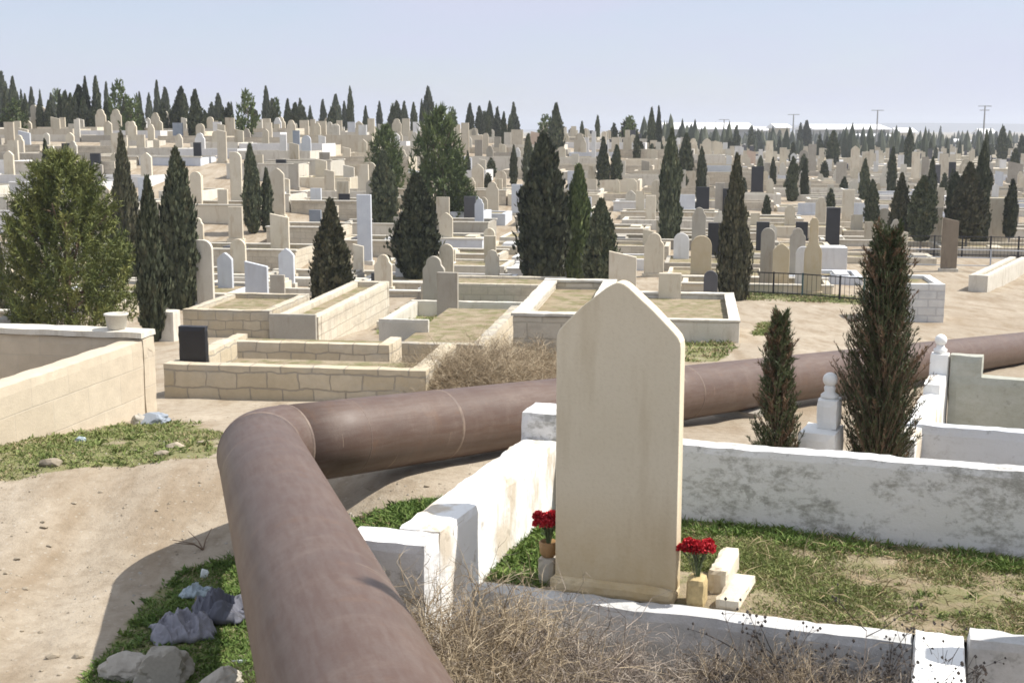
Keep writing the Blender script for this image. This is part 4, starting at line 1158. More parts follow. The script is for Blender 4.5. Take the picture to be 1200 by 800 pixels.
juniper('short reddish juniper behind the near white wall, left of the tall juniper', 908, 560, 8.35, 358, 60, 8, 700, 0.28)

# ------------------------------------------------------------------ dry shrubs
def shrub_mesh(name, seed, stems, H, W, mat, curl=0.5, lean=(0, 0), kids=7, thick=1.0, heads=False):
    rr = random.Random(seed); mb = MB()
    def twig(p, d, L, r, lvl):
        pts = [p]; q = p.copy(); dd = d.copy()
        n = 4 if lvl == 0 else 3
        for i in range(n):
            dd = (dd + Vector((rr.gauss(0, curl * 0.4), rr.gauss(0, curl * 0.4), rr.gauss(0, curl * 0.3) - 0.05 * lvl))).normalized()
            q = q + dd * (L / n); pts.append(q.copy())
        mb.tube(pts, [r * (1 - 0.75 * i / n) for i in range(n + 1)], 3, 0, rr.random(), False)
        if heads and lvl >= 1:
            for _ in range(2):
                c = pts[-1]; s = rr.uniform(0.004, 0.008)
                mb.add([c + Vector((s, 0, 0)), c + Vector((0, s, 0)), c + Vector((-s, 0, 0)), c + Vector((0, -s, 0)), c + Vector((0, 0, s)), c + Vector((0, 0, -s))],
                       [(0, 1, 4), (1, 2, 4), (2, 3, 4), (3, 0, 4), (1, 0, 5), (2, 1, 5), (3, 2, 5), (0, 3, 5)], 0, rr.random() * 0.3)
        if lvl < 2:
            for _ in range(kids if lvl == 0 else 3):
                t = rr.uniform(0.25, 1.0); i = min(n - 1, int(t * n))
                b = pts[i].lerp(pts[i + 1], t * n - i)
                k = (dd + Vector((rr.gauss(0, 0.8), rr.gauss(0, 0.8), rr.gauss(0.1, 0.6)))).normalized()
                twig(b, k, L * rr.uniform(0.25, 0.5), r * 0.6, lvl + 1)
    for s in range(stems):
        a = rr.uniform(0, 6.283); q = math.sqrt(rr.random()) * 0.5
        p = Vector((q * math.cos(a) * W * 0.7, q * math.sin(a) * W * 0.7, -0.03))
        d = Vector((math.cos(a) * q * 1.6 + lean[0] + rr.gauss(0, 0.25), math.sin(a) * q * 1.6 + lean[1] + rr.gauss(0, 0.25), 1.0)).normalized()
        twig(p, d, H * rr.uniform(0.55, 1.05), 0.0034 * thick, 0)
    return mb.mesh(name, mat)
SH_A = shrub_mesh('dry_shrub', 1, 420, 0.58, 0.95, 'dry_twig', 0.8, kids=11, thick=1.0)
SH_B = shrub_mesh('dry_shrub', 2, 460, 0.54, 1.1, 'grey_twig', 1.0, kids=11, thick=1.0)
SH_C = shrub_mesh('dry_shrub', 3, 26, 0.5, 0.4, 'dark_twig', 0.35, kids=9, thick=1.2, heads=True)
def shrub(me, label, u, v, y, s=1.0, rz=0.0, sz=None):
    p = at_depth(u, v, y)
    z = ground(p.x, p.y)
    o = link('dry_shrub', me, None, (p.x, p.y, z), rz); o.scale = (s, s, sz or s)
    return tag(o, label, 'shrub', 'dry shrubs along the pipe and walls')
shrub(SH_A, 'golden dry shrub between the pipe and the low white stub wall', 512, 760, 4.95, 1.0, 0.3)
shrub(SH_B, 'pale grey tangled shrub below the left end of the near white wall', 615, 780, 4.95, 1.0, 1.3)
shrub(SH_B, 'tangled dry shrub in front of the tall headstone, right of the pale one', 715, 800, 4.85, 0.92, 2.9, 0.82)
shrub(SH_A, 'dry shrub at the bottom edge beside the pipe', 570, 860, 4.05, 0.8, 4.4, 0.68)
shrub(SH_B, 'dry twiggy shrub at the bottom edge left of the dark twigs', 690, 880, 4.0, 0.7, 5.2, 0.62)
shrub(SH_B, 'rounded grey shrub at the bottom edge below the tall headstone', 775, 840, 4.35, 0.62, 0.9, 0.62)
shrub(SH_A, 'straw coloured shrub pressed against the pipe at the bottom edge', 520, 840, 4.3, 0.7, 2.2, 0.75)
shrub(SH_B, 'low grey brown shrub against the grey front wall, right of the tall headstone', 838, 815, 5.2, 0.8, 0.2, 0.9)
shrub(SH_A, 'rusty brown shrub at the bottom edge below the grass plot', 905, 825, 5.1, 0.75, 1.9, 0.85)
shrub(SH_B, 'low brown shrub under the dark seedy twigs at bottom right', 985, 825, 5.05, 0.75, 3.9, 0.9)
shrub(SH_C, 'dark twig plant among the brown shrubs under the grass plot', 945, 815, 5.2, 1.1, 4.4)
shrub(SH_C, 'dark seedy twig plant against the grey wall at bottom right', 990, 800, 5.15, 1.35, 0.6)
shrub(SH_C, 'sparse dark twigs close to the white stub wall at bottom right', 1050, 815, 5.15, 1.15, 2.1)
shrub(SH_B, 'small brownish shrub low at the foot of the grey front wall', 880, 830, 4.95, 0.7, 3.2, 0.8)
for label, u, v, s in (('large golden dry bush behind the pipe before the low stone enclosure', 560, 462, 1.0), ('golden dry bush hiding the low stone wall end, behind the pipe', 605, 452, 0.95), ('short dry bush beside the tall headstone behind the pipe', 640, 446, 0.8), ('dry bush at the corner of the rough stone enclosure behind the pipe', 525, 464, 0.8)):
    p = at(u, v)
    o = link('dry_shrub', SH_A, None, p, u); o.scale = (1.6 * s, 1.6 * s, 1.15 * s); tag(o, label, 'shrub', 'dry shrubs along the pipe and walls')
p = at(210, 640)
mb = MB(); rr = random.Random(3)
for i in range(4):
    a = rr.uniform(0, 6.28)
    mb.tube([(0, 0, 0), (0.06 * math.cos(a), 0.06 * math.sin(a), 0.05), (0.2 * math.cos(a), 0.2 * math.sin(a), 0.09)], [0.006, 0.004, 0.002], 4)
tag(mb.build('twig', 'twig_bark', None, at(238, 644)), 'bare forked twig at the edge of the pipe shadow', 'twig')

# ------------------------------------------------------------------ grass
def grass(name, polys, density, hmin, hmax, zf, mats, dry, seed, clump=2.4, w=0.006, flat=0.7, thr=-0.15):
    rr = random.Random(seed); mb = MB()
    for poly in polys:
        x0, x1 = min(p[0] for p in poly), max(p[0] for p in poly); y0, y1 = min(p[1] for p in poly), max(p[1] for p in poly)
        for _ in range(int(density * (x1 - x0) * (y1 - y0))):
            x, y = rr.uniform(x0, x1), rr.uniform(y0, y1)
            if not inside(poly, x, y): continue
            c = mnoise.noise((x * clump, y * clump, seed)) + 0.5 * mnoise.noise((x * clump * 3.1, y * clump * 3.1, seed + 4))
            if c < thr + rr.uniform(-0.25, 0.25): continue
            z = zf(x, y)
            isdry = rr.random() < dry + 0.6 * mnoise.noise((x * 1.7, y * 1.7, 40 + seed))
            L = rr.uniform(hmin, hmax) * (1 + 0.5 * c)
            d = Vector((rr.gauss(0, flat), rr.gauss(0, flat), 1)).normalized()
            if isdry and rr.random() < 0.6: d = Vector((rr.gauss(0, 1), rr.gauss(0, 1), rr.uniform(0.1, 0.5))).normalized()
            sd = d.cross(Vector((rr.uniform(-1, 1), rr.uniform(-1, 1), 0.3))).normalized()
            W = w * rr.uniform(0.6, 1.4)
            b = Vector((x, y, z - 0.008))
            tip = b + d * L + Vector((d.x, d.y, -0.5)) * L * 0.25
            mid = b + d * L * 0.55
            mb.add([b - sd * W * 0.5, b + sd * W * 0.5, mid + sd * W * 0.45, tip, mid - sd * W * 0.45], [(0, 1, 2, 4), (4, 2, 3)], 1 if isdry else 0, rr.random())
    return tag(mb.build(name, mats), kind='stuff')
def weeds(polys, n, zf, seed, rmin, rmax, mat):
    rr = random.Random(seed); mb = MB()
    for poly in polys:
        x0, x1 = min(p[0] for p in poly), max(p[0] for p in poly); y0, y1 = min(p[1] for p in poly), max(p[1] for p in poly)
        for _ in range(n):
            x, y = rr.uniform(x0, x1), rr.uniform(y0, y1)
            if not inside(poly, x, y): continue
            r = rr.uniform(rmin, rmax); z = zf(x, y); tc = rr.uniform(0.2, 0.8)
            for k in range(rr.randint(14, 30)):
                a = rr.uniform(0, 6.283); el = rr.uniform(0.15, 1.3)
                d = Vector((math.cos(a) * math.cos(el), math.sin(a) * math.cos(el), math.sin(el)))
                sd = d.cross(Vector((rr.gauss(0, 0.4), rr.gauss(0, 0.4), 1))).normalized()
                b = Vector((x + rr.gauss(0, r * 0.4), y + rr.gauss(0, r * 0.4), z))
                mb.blade(b, d, sd, r * rr.uniform(0.5, 1.0), r * rr.uniform(0.16, 0.34), 0, min(1, max(0, tc + rr.uniform(-0.3, 0.3))), Vector((d.x, d.y, -0.6)) * r * 0.25)
    return tag(mb.build('weeds', mat), kind='stuff')
def la_poly(pts): return [tuple(LA(p, q))[:2] for p, q in pts]
def soil_xy(x, y):
    d = Vector((x, y, 0)) - OA
    return soil_z(d.dot(E1), d.dot(E2))
grass('grass', [la_poly([(1.22, 0.62), (1.0, 0.5), (1.3, 0.45), (1.38, 0.13), (5.0, 0.16), (5.0, 1.48), (0.05, 1.48), (0.05, 1.0), (0.8, 0.6)])], 26000, 0.015, 0.05, soil_xy, ['grass_blade', 'dry_grass_blade'], 0.30, 1, 1.7, 0.0042, 0.9, -0.22)
grass('straw', [la_poly([(1.35, 0.13), (5.0, 0.16), (5.0, 1.4), (1.0, 1.4)])], 380, 0.06, 0.17, soil_xy, ['dry_grass_blade', 'dry_grass_blade'], 0.9, 12, 1.3, 0.004, 1.2, -0.3)
grass('grass', [la_poly([(0.02, 1.2), (0.02, 1.47), (5.0, 1.47), (5.0, 1.2)])], 9000, 0.035, 0.08, soil_xy, ['lush_grass_blade', 'dry_grass_blade'], 0.2, 2, 1.9, 0.006, 0.8, -0.1)
grass('grass', [la_poly([(0.0, 0.12), (0.0, 1.2), (0.4, 0.9), (0.42, 0.3), (0.3, 0.12)])], 9000, 0.03, 0.075, soil_xy, ['lush_grass_blade', 'dry_grass_blade'], 0.12, 3, 2.6, 0.005, 0.9, -0.2)
weeds([la_poly([(0.02, 1.28), (0.02, 1.47), (5.0, 1.47), (5.0, 1.28)]), la_poly([(0.02, 0.2), (0.02, 1.2), (0.3, 0.9), (0.36, 0.2)])], 260, soil_xy, 21, 0.03, 0.075, 'lush_grass_blade')
weeds([la_poly([(1.3, 0.3), (1.3, 1.3), (4.8, 1.3), (4.8, 0.2)])], 200, soil_xy, 22, 0.02, 0.05, 'grass_blade')
weeds([GPOLY['verge']], 260, ground, 23, 0.03, 0.08, 'grass_blade')
weeds([GPOLY['shade'], GPOLY['gap']], 420, ground, 24, 0.03, 0.07, 'lush_grass_blade')
grass('grass', [GPOLY['verge']], 3200, 0.025, 0.055, ground, ['grass_blade', 'dry_grass_blade'], 0.25, 4, 1.1, 0.007, 0.9, -0.08)
grass('grass', [GPOLY['shade']], 9000, 0.025, 0.06, ground, ['lush_grass_blade', 'dry_grass_blade'], 0.02, 5, 2.0, 0.006, 0.8, -0.5)
grass('grass', [GPOLY['gap']], 7000, 0.025, 0.07, ground, ['lush_grass_blade', 'dry_grass_blade'], 0.1, 6, 1.6, 0.006, 0.9, -0.2)
grass('grass', [GPOLY['lawn'], GPOLY['bank'], GPOLY['tuft'], GPOLY['fenced'], GPOLY['bushfoot']], 420, 0.06, 0.14, ground, ['grass_blade', 'dry_grass_blade'], 0.25, 7, 0.7, 0.022, 0.8, -0.25)

mb = MB(); rg = random.Random(31)
for _ in range(9000):
    y = rg.uniform(4.5, 13.5); x = rg.uniform(-0.42 * y - 0.3, 0.25 if y > 8 else -0.8)
    if mnoise.noise((x * 1.1, y * 1.1, 60)) + rg.uniform(-0.5, 0.5) < 0.05: continue
    z = ground(x, y); r = 0.0025 + 0.011 * rg.random() ** 3.5
    vs = [(x + r * rg.uniform(.7, 1.5), y, z), (x, y + r * rg.uniform(.7, 1.4), z), (x - r * rg.uniform(.7, 1.5), y, z), (x, y - r * rg.uniform(.7, 1.4), z), (x + r * rg.uniform(-.3, .3), y + r * rg.uniform(-.3, .3), z + r * rg.uniform(.5, 1.0))]
    mb.add(vs, [(0, 1, 4), (1, 2, 4), (2, 3, 4), (3, 0, 4)], 0 if rg.random() < .7 else 1)
tag(mb.build('gravel', ['clod', 'rubble']), kind='stuff')

# ------------------------------------------------------------------ rubble, cloth and litter in the shade of the pipe
def rock(name, label, p, d, seed, mat='rubble', amp=0.3, sub=4, rz=0.0, cat='stone', sink=0.2):
    bm = bmesh.new(); bmesh.ops.create_icosphere(bm, subdivisions=sub, radius=0.5)
    for v in bm.verts:
        n = v.co.normalized()
        k = 1 + amp * mnoise.noise(n * 1.4 + Vector((seed, 0, 0))) + amp * 0.45 * mnoise.noise(n * 3.3 + Vector((0, seed, 0))) + amp * 0.18 * mnoise.noise(n * 9 + Vector((0, 0, seed)))
        # flatten a few facets
        for q in range(4):
            fn = Vector((math.sin(seed * 3 + q * 2.1), math.cos(seed * 5 + q * 1.7), math.sin(seed + q * 4.0))).normalized()
            dd = n.dot(fn)
            if dd > 0.6: k = min(k, 0.72 / dd)
        v.co = Vector((n.x * d[0] * k, n.y * d[1] * k, n.z * d[2] * k)) * 0.5 * 1.15
    me = bpy.data.meshes.new(name); bm.to_mesh(me); bm.free(); me.materials.append(MAT[mat])
    o = link(name, me, None, Vector(p) + Vector((0, 0, d[2] * (0.5 - sink))), rz)
    return tag(o, label, cat)
rock('boulder', 'pale sunlit boulder at the corner of the pipe shadow', at(150, 793), (0.24, 0.16, 0.16), 2.0)
rock('boulder', 'larger grey boulder in the shade right of the sunlit boulder', at(190, 800), (0.26, 0.2, 0.22), 5.0, 'grey')
rock('boulder', 'grey boulder at the bottom edge close to the pipe', at(258, 812), (0.2, 0.16, 0.15), 8.0, 'rubble')
rock('rubble_stone', 'small grey stone in the shaded grass below the rag', at(212, 786), (0.13, 0.10, 0.08), 3.3)
rock('rubble_stone', 'angular grey stone lying at the end of the block wall', at(182, 497), (0.28, 0.2, 0.14), 6.3, 'bluegrey')
rock('rubble_stone', 'small tan stone at the end of the block wall', at(165, 497), (0.16, 0.14, 0.13), 7.1)
rp = random.Random(11)
for (u, v, s) in ((92, 770, .045), (62, 770, .05), (87, 590, .03), (118, 577, .03), (52, 618, .035), (58, 640, .03), (20, 655, .03), (240, 520, .07), (205, 525, .1), (60, 545, .12), (190, 533, .08), (30, 690, .03), (330, 490, 0.03), (500, 570, .03), (560, 556, .03)):
    rock('pebble', 'small pale stone lying loose on the dirt track at left', at(u, v), (s * 1.4, s, s * 0.6), rp.uniform(0, 20), 'clod', 0.3, 2, cat='pebble').__setitem__('group', 'loose stones on the dirt track')
rp2 = random.Random(5)
for i in range(26):
    u, v = rp2.uniform(0, 240), rp2.uniform(560, 800)
    if 120 < u and v > 640: continue
    s = rp2.uniform(0.008, 0.022)
    rock('pebble', 'small pale stone lying loose on the dirt track at left', at(u, v), (s * 1.4, s, s * 0.7), rp2.uniform(0, 20), 'clod', 0.3, 2, cat='pebble').__setitem__('group', 'loose stones on the dirt track')

def cloth(label, p, w, d, h, mat, seed, rz):
    mb = MB(); n, m = 96, 72; vs = []
    for j in range(m + 1):
        for i in range(n + 1):
            a, b = i / n - 0.5, j / m - 0.5
            wa = a + 0.10 * mnoise.noise((a * 4, b * 4, seed + 3)); wb = b + 0.10 * mnoise.noise((a * 4, b * 4, seed + 9))
            ridge = 1 - abs(mnoise.noise((wa * 5 + seed, wb * 2.2, 0.3))) * 2.2
            ridge2 = 1 - abs(mnoise.noise((wa * 11 + wb * 6, wb * 9 - wa * 3 + seed, 4.3))) * 2.0
            lump = mnoise.noise((a * 2.2 + seed, b * 2.6, 1.0))
            e = max(0.0, 1 - (2 * a) ** 2) * max(0.0, 1 - (2 * b) ** 2)
            sx = 1 + 0.5 * mnoise.noise((b * 3.4, seed, 1)); sy = 1 + 0.5 * mnoise.noise((a * 3.4, seed, 5))
            z = 0.010 + h * math.sqrt(e) * (0.38 + 0.45 * lump + 0.40 * max(0, ridge) + 0.16 * max(0, ridge2))
            vs.append((wa * w * sx, wb * d * sy, max(0.006, z)))
    mb.add(vs, [(j * (n + 1) + i, j * (n + 1) + i + 1, (j + 1) * (n + 1) + i + 1, (j + 1) * (n + 1) + i) for j in range(m) for i in range(n)])
    o = mb.build('rag', mat, None, p, rz, True)
    s = o.modifiers.new('thick', 'SOLIDIFY'); s.thickness = 0.005
    return tag(o, label, 'cloth')
cloth('crumpled pale grey sack lying in the shaded grass left of the pipe', at(215, 745) + Vector((0, 0, 0.01)), 0.34, 0.30, 0.17, 'pale_cloth', 1.0, R(20))
cloth('dark blue grey rag bunched between the pale sack and the pipe', at(262, 722) + Vector((0, 0, 0.01)), 0.34, 0.28, 0.15, 'dark_cloth', 6.0, R(-25))
cloth('pale blue plastic sheet crumpled in the shade above the sack', at(232, 700) + Vector((0, 0, 0.01)), 0.20, 0.12, 0.08, 'blue_plastic', 9.0, R(5))
for label, u, v, d, mat in (('white plastic scrap in the shaded grass above the blue sheet', 239, 676, (0.05, 0.04, 0.06), 'white_plastic'), ('thin white plastic strip beside the pipe at the bottom', 285, 776, (0.12, 0.02, 0.02), 'white_plastic'),
                            ('pale blue litter scrap in the grass below the long block wall', 94, 518, (0.09, 0.05, 0.07), 'blue_plastic')):
    rock('litter', label, at(u, v), d, u * 0.1, mat, 0.5, 3, cat='litter')

# ------------------------------------------------------------------ far buildings and poles
def warehouse(label, u0, u1, v_top, y, depth, roof_h, wall_mat, opens=0):
    a, b = at_depth(u0, 165, y), at_depth(u1, 165, y)
    z0 = ground((a.x + b.x) / 2, y); L = b.x - a.x
    top = at_depth(u0, v_top, y).z - z0
    e = thing('warehouse', label, 'building', ((a.x + b.x) / 2, y, z0))
    mb = MB(); mb.box((0, depth / 2, (top - roof_h) / 2 - 0.5), (L, depth, top - roof_h + 1)); mb.build('wall', wall_mat, e)
    mb = MB(); s = L / 2 + 1
    mb.add([(-s, -1, top - roof_h), (s, -1, top - roof_h), (s, depth / 2, top), (-s, depth / 2, top), (-s, depth + 1, top - roof_h), (s, depth + 1, top - roof_h), (-s, -1, top - roof_h - .3), (s, -1, top - roof_h - .3), (s, depth + 1, top - roof_h - .3), (-s, depth + 1, top - roof_h - .3)],
           [(0, 1, 2, 3), (3, 2, 5, 4), (0, 3, 4), (1, 5, 2), (6, 7, 1, 0), (9, 4, 5, 8), (0, 4, 9, 6), (7, 8, 5, 1), (6, 9, 8, 7)])
    mb.build('roof', 'warehouse_roof', e)
    for i in range(opens):
        mb = MB(); x = -L / 2 + L * (i + 0.5) / opens
        mb.box((x, -0.06, (top - roof_h) * 0.35), (L / opens * 0.5, 0.2, (top - roof_h) * 0.6)); mb.build('door', 'dark_opening', e)
    return e
warehouse('long low warehouse with white roof on the plain right of centre', 783, 884, 143.5, 520, 40, 2.6, 'warehouse_wall', 0)
warehouse('wide warehouse with white roof on the plain behind the three poles', 955, 1042, 145.5, 560, 40, 2.2, 'warehouse_wall', 8)
warehouse('lower grey roofed shed joining the two long warehouses', 884, 912, 148.5, 540, 30, 1.5, 'warehouse_wall', 3)
warehouse('small tan building right of the wide warehouse on the plain', 1008, 1044, 157, 480, 14, 0.8, 'tan_wall', 3)
warehouse('narrow white building with raised roof between the warehouses', 911, 925, 145, 500, 18, 1.5, 'tan_wall', 2)
warehouse('small white house on the plain left of the tallest pole', 1053, 1072, 150, 600, 14, 2.0, 'tan_wall', 2)
warehouse('pale distant house just right of the tallest pole', 1152, 1166, 151, 640, 14, 2.4, 'tan_wall', 2)
warehouse('long pale wall building low on the plain at far right', 1100, 1138, 163, 450, 12, 0.8, 'tan_wall', 3)
def pole(label, u, v_top, y, arms=1):
    p = at_depth(u, 165, y); p.z = ground(p.x, y); H = px_h(v_top, p)
    e = thing('power_pole', label, 'pole', p)
    mb = MB(); mb.tube([(0, 0, -0.5), (0, 0, H)], [0.26, 0.16], 8); mb.build('mast', 'pole_wood', e)
    for i in range(arms):
        mb = MB(); mb.box((0, 0.1, H * (0.99 - 0.09 * i)), (3.4 - i, 0.14, 0.16)); mb.build('crossarm', 'pole_wood', e)
pole('tallest power pole on the plain, at far right', 1152, 124, 330, 2)
pole('power pole standing before the wide warehouse', 1027, 129, 360, 1)
pole('shorter power pole at the left end of the wide warehouse', 929, 134, 380, 1)
pole('thin far pole between the long warehouse and the narrow building', 848, 140, 420, 1)

# ------------------------------------------------------------------ filler graves: enclosures laid out in rows
fc, fs_ = math.cos(YAWS), math.sin(YAWS)
def tof(x, y): return x * fc + y * fs_, -x * fs_ + y * fc       # into the row frame
def fromf(a, b): return a * fc - b * fs_, a * fs_ + b * fc
stone_f = [(*tof(p.x, p.y), w) for (_, p, w, *_r) in STONES]
tree_f = [(*tof(p.x, p.y), 0.35) for (_, p, *_r) in TREES]
placed = []
ROAD = [poly_px(q) for q in ([(800, 440), (1200, 395), (1260, 380), (1260, 345), (1140, 350), (1000, 388), (880, 368), (868, 345), (800, 420)],
                             [(-100, 600), (260, 560), (700, 450), (690, 395), (170, 470), (-100, 520)])]
HAND = [poly_px(q) for q in ([(170, 480), (500, 475), (640, 440), (700, 450), (890, 405), (885, 352), (660, 332), (560, 375), (470, 340), (300, 362), (190, 355)], [(860, 345), (1015, 350), (1020, 395), (860, 372)], [(1050, 395), (1050, 320), (1150, 318), (1200, 300), (1300, 320), (1220, 380)], [(-120, 420), (-120, 540), (220, 480), (200, 380)])]
FAR_E, FILL_S = [], []
ENC_LAB = []
def unit_wall():
    mb = MB(); mb.box((0.5, 0.5, 0.5), (1, 1, 1)); return mb
wall_mats = ['far_block', 'far_block', 'palewall', 'palewall', 'cream', 'white', 'palewall', 'cream', 'far_block', 'grey', 'cream', 'palewall', 'bluewhite', 'palewall']
b = 19.0
while b < 135:
    step = 3.3 + max(0, b - 45) * 0.03
    rowj = rnd.uniform(-0.3, 0.3); rowh = rnd.choice([0.18, 0.2, 0.25, 0.3, 0.35])
    a = -0.64 * b - 4 + rnd.uniform(0, 2)
    while a < 0.36 * b + 4:
        wd = rnd.choice([2.0, 2.8, 3.4, 4.0, 4.8, 5.4]) * (1 + max(0, b - 60) * 0.006)
        dp = rnd.uniform(2.1, 2.9)
        jb = b + rowj + rnd.uniform(-0.06, 0.06)
        x, y = fromf(a + wd / 2, jb + dp / 2)
        ok = y > 17 and abs(x) < 0.415 * y + 1
        if ok and (any(inside(q, x, y) for q in ROAD + HAND) or (x > 0.075 * y and y < 37)): ok = False
        if ok:
            for q in ROAD + HAND:
                for cx, cy in ((a, jb), (a + wd, jb), (a + wd, jb + dp), (a, jb + dp)):
                    if inside(q, *fromf(cx, cy)): ok = False
        if ok and rnd.random() < 0.06: ok = False
        if ok:
            for (sa, sb_, sw) in stone_f:
                m = sw / 2 + 0.12
                if a - m < sa < a + wd + m and jb - 0.2 < sb_ < jb + dp + 0.2 and not (a + m + 0.1 < sa < a + wd - m - 0.1 and jb + 0.3 < sb_ < jb + dp - 0.3): ok = False; break
        if ok:
            for (sa, sb_, sw) in tree_f:
                if a - sw < sa < a + wd + sw and jb - sw < sb_ < jb + dp + sw and not (a + sw < sa < a + wd - sw and jb + sw < sb_ < jb + dp - sw): ok = False; break
        if ok: placed.append((a, jb, wd, dp, rowh))
        a += wd + rnd.choice([0.06, 0.1, 0.2, 0.5, 0.9]) if ok else 0.7
    b += step
vis = [q for q in placed if abs(fromf(q[0] + q[2] / 2, q[1])[0]) < 0.405 * fromf(q[0] + q[2] / 2, q[1])[1] + q[2] / 2]
keep = 288 / max(288, len(vis))
placed = [q for q in vis if fromf(q[0], q[1])[1] < 50 or rnd.random() < keep]
fill_n = 0
mass = MB(); MASS_MATS = ['cream', 'palewall', 'white', 'slate', 'grey']
for (a, jb, wd, dp, rowh) in placed:
    x, y = fromf(a, jb)
    zs_ = [ground(*fromf(a + i * wd, jb + j * dp)) for i in (0, 1) for j in (0, 1)]
    z = max(zs_); zlo = min(zs_) - 0.2
    h = rowh + rnd.choice([-0.04, 0, 0, 0.03, 0.12])
    mat = rnd.choice(wall_mats); t = rnd.choice([0.14, 0.18, 0.22])
    near = y < 72
    fl = rnd.choice([0, 0.06, 0.08, 0.1, 0.12]) if h > 0.16 else 0
    if near:
        e = thing('grave_enclosure', None, 'enclosure', (x, y, z), YAWS)
        cop = rnd.random() < 0.5
        tops = h
        for nm, L, lx_, ly_, rot in (('front_wall', wd, 0, 0, 0), ('back_wall', wd, 0, dp - t, 0), ('side_wall', dp - 2 * t, t, t, 90), ('side_wall', dp - 2 * t, wd, t, 90)):
            tp = tops - (0.006 if rot else 0); bs_ = zlo - z
            mb = MB(); mb.box((L / 2, t / 2, (tp - bs_) / 2), (L, t, tp - bs_))
            o = mb.build(nm, mat, e); o.location = (lx_, ly_, bs_); o.rotation_euler = (0, 0, R(rot))
            if cop and not rot:
                mb = MB(); mb.box((L / 2, t / 2, 0.025), (L + 0.08, t + 0.08, 0.05)); c = mb.build('coping', 'palewall' if mat != 'white' else 'white', e); c.location = (lx_, ly_, tp + 0.002)
        if fl:
            mb = MB(); q_ = h - fl - bs_; mb.box((wd / 2, dp / 2, bs_ + q_ / 2), (wd - 2 * t + 0.02, dp - 2 * t + 0.02, q_)); mb.build('earth_fill', 'plot_soil', e)
    else:
        mb = MB(); bs_ = zlo - z
        if fl: mb.box((wd / 2, dp / 2, (h - fl + bs_) / 2), (wd - 2 * t + 0.02, dp - 2 * t + 0.02, h - fl - bs_), 0, 1)
        for (cx, cy, L, T, dz) in ((wd / 2, t / 2, wd, t, 0), (wd / 2, dp - t / 2, wd, t, 0), (t / 2, dp / 2, t, dp - 2 * t, -0.01), (wd - t / 2, dp / 2, t, dp - 2 * t, -0.01)):
            mb.box((cx, cy, (h + dz + bs_) / 2), (L, T, h + dz - bs_))
        e = tag(mb.build('grave_enclosure', [mat, 'plot_soil'], None, (x, y, z), YAWS), None, 'enclosure')
    xc, yc = fromf(a + wd / 2, jb + dp / 2)
    FAR_E.append((e, Vector((xc, yc, z)), mat, h, wd))
    # graves inside
    n_in = 1 if wd < 2.5 else 2 if wd < 3.6 else 3
    for i in range(n_in):
        sa = a + wd * (i + 0.5) / n_in + rnd.uniform(-0.1, 0.1); sb_ = jb + dp * 0.78
        busy = any(abs(sa - q[0]) < 0.7 and abs(sb_ - q[1]) < 1.2 for q in stone_f)
        gx, gy = fromf(sa, sb_)
        if not busy and len(STONES) >= 296 and rnd.random() < 0.62:
            shp = rnd.choice(['capped', 'rect', 'pointed', 'round', 'slant', 'rect', 'capped'])
            W, H = rnd.uniform(0.38, 0.6), rnd.uniform(0.8, 1.35)
            stone_f.append((sa, sb_, W))
            m1 = MB(); m1.prism(profile(shp, W, H), -0.07, 0.07)
            c_, s_ = math.cos(YAWS), math.sin(YAWS)
            mass.add([(gx + q[0] * c_ - q[1] * s_, gy + q[0] * s_ + q[1] * c_, z - 0.05 + q[2]) for q in m1.v], m1.f, rnd.choice([0, 0, 0, 0, 0, 1, 1, 1, 2, 4]))
        elif not busy and len(STONES) < 296 and rnd.random() < (0.5 if gy < 60 else 0.6):
            shp = rnd.choice(['capped', 'rect', 'pointed', 'round', 'slant', 'rect', 'capped']); m2 = rnd.choice(['cream'] * 8 + ['palewall', 'palewall', 'grey', 'white', 'bluewhite', 'cream'])
            W, H = rnd.uniform(0.38, 0.6), rnd.uniform(0.8, 1.4)
            pz = Vector((gx, gy, z - 0.02))
            o = headstone(pz, W, H, shp, m2, gy < 52, YAWS + rnd.uniform(-0.04, 0.04))
            STONES.append((o, pz, W, shp, m2, H)); stone_f.append((sa, sb_, W))
        if y < 60 and rnd.random() < 0.55 and not busy:
            sx, sy = fromf(sa, jb + dp * 0.40)
            if not any(abs(sa - q[0]) < 0.6 and abs(jb + dp * 0.4 - q[1]) < 0.9 for q in stone_f) and not any(abs(sa - q[0]) < 0.7 and abs(jb + dp * 0.4 - q[1]) < 1.0 for q in tree_f):
                mb = MB(); mb.box((0, 0, 0.05), (0.62, 1.25, 0.5)); mb.box((0, 0, 0.345), (0.48, 1.1, 0.09))
                o = mb.build('grave_slab', rnd.choice(['cream', 'palewall', 'white', 'slate', 'grey']), None, (sx, sy, z - 0.05), YAWS)
                FILL_S.append((tag(o, None, 'grave slab'), Vector((sx, sy, z)), None))

# graves too far off to tell one from another, on the plain and the far slope
mb = MB(); rf = random.Random(77)
for _ in range(900):
    y = rf.uniform(118, 330) if rf.random() < 0.75 else rf.uniform(330, 480)
    x = rf.uniform(0.02 * y, 0.43 * y)
    z = ground(x, y); w_, h_ = rf.uniform(0.45, 0.75), rf.uniform(0.9, 1.9)
    mi = 0 if rf.random() < 0.66 else 1 if rf.random() < 0.6 else 2
    if rf.random() < 0.3: w_, h_ = rf.uniform(2.5, 5), rf.uniform(0.35, 0.6)
    mb.box((x, y, z + h_ / 2 - 0.1), (w_, 0.14 if w_ < 1 else 2.2, h_ + 0.2), YAWS, mi, 1.0 if w_ > 1 else rf.choice([1.0, 1.0, 0.7]))
tag(mb.build('distant_graves', ['cream', 'white', 'slate']), kind='stuff')
if mass.v: tag(mass.build('hillside_graves', MASS_MATS), kind='stuff')
mb = MB()
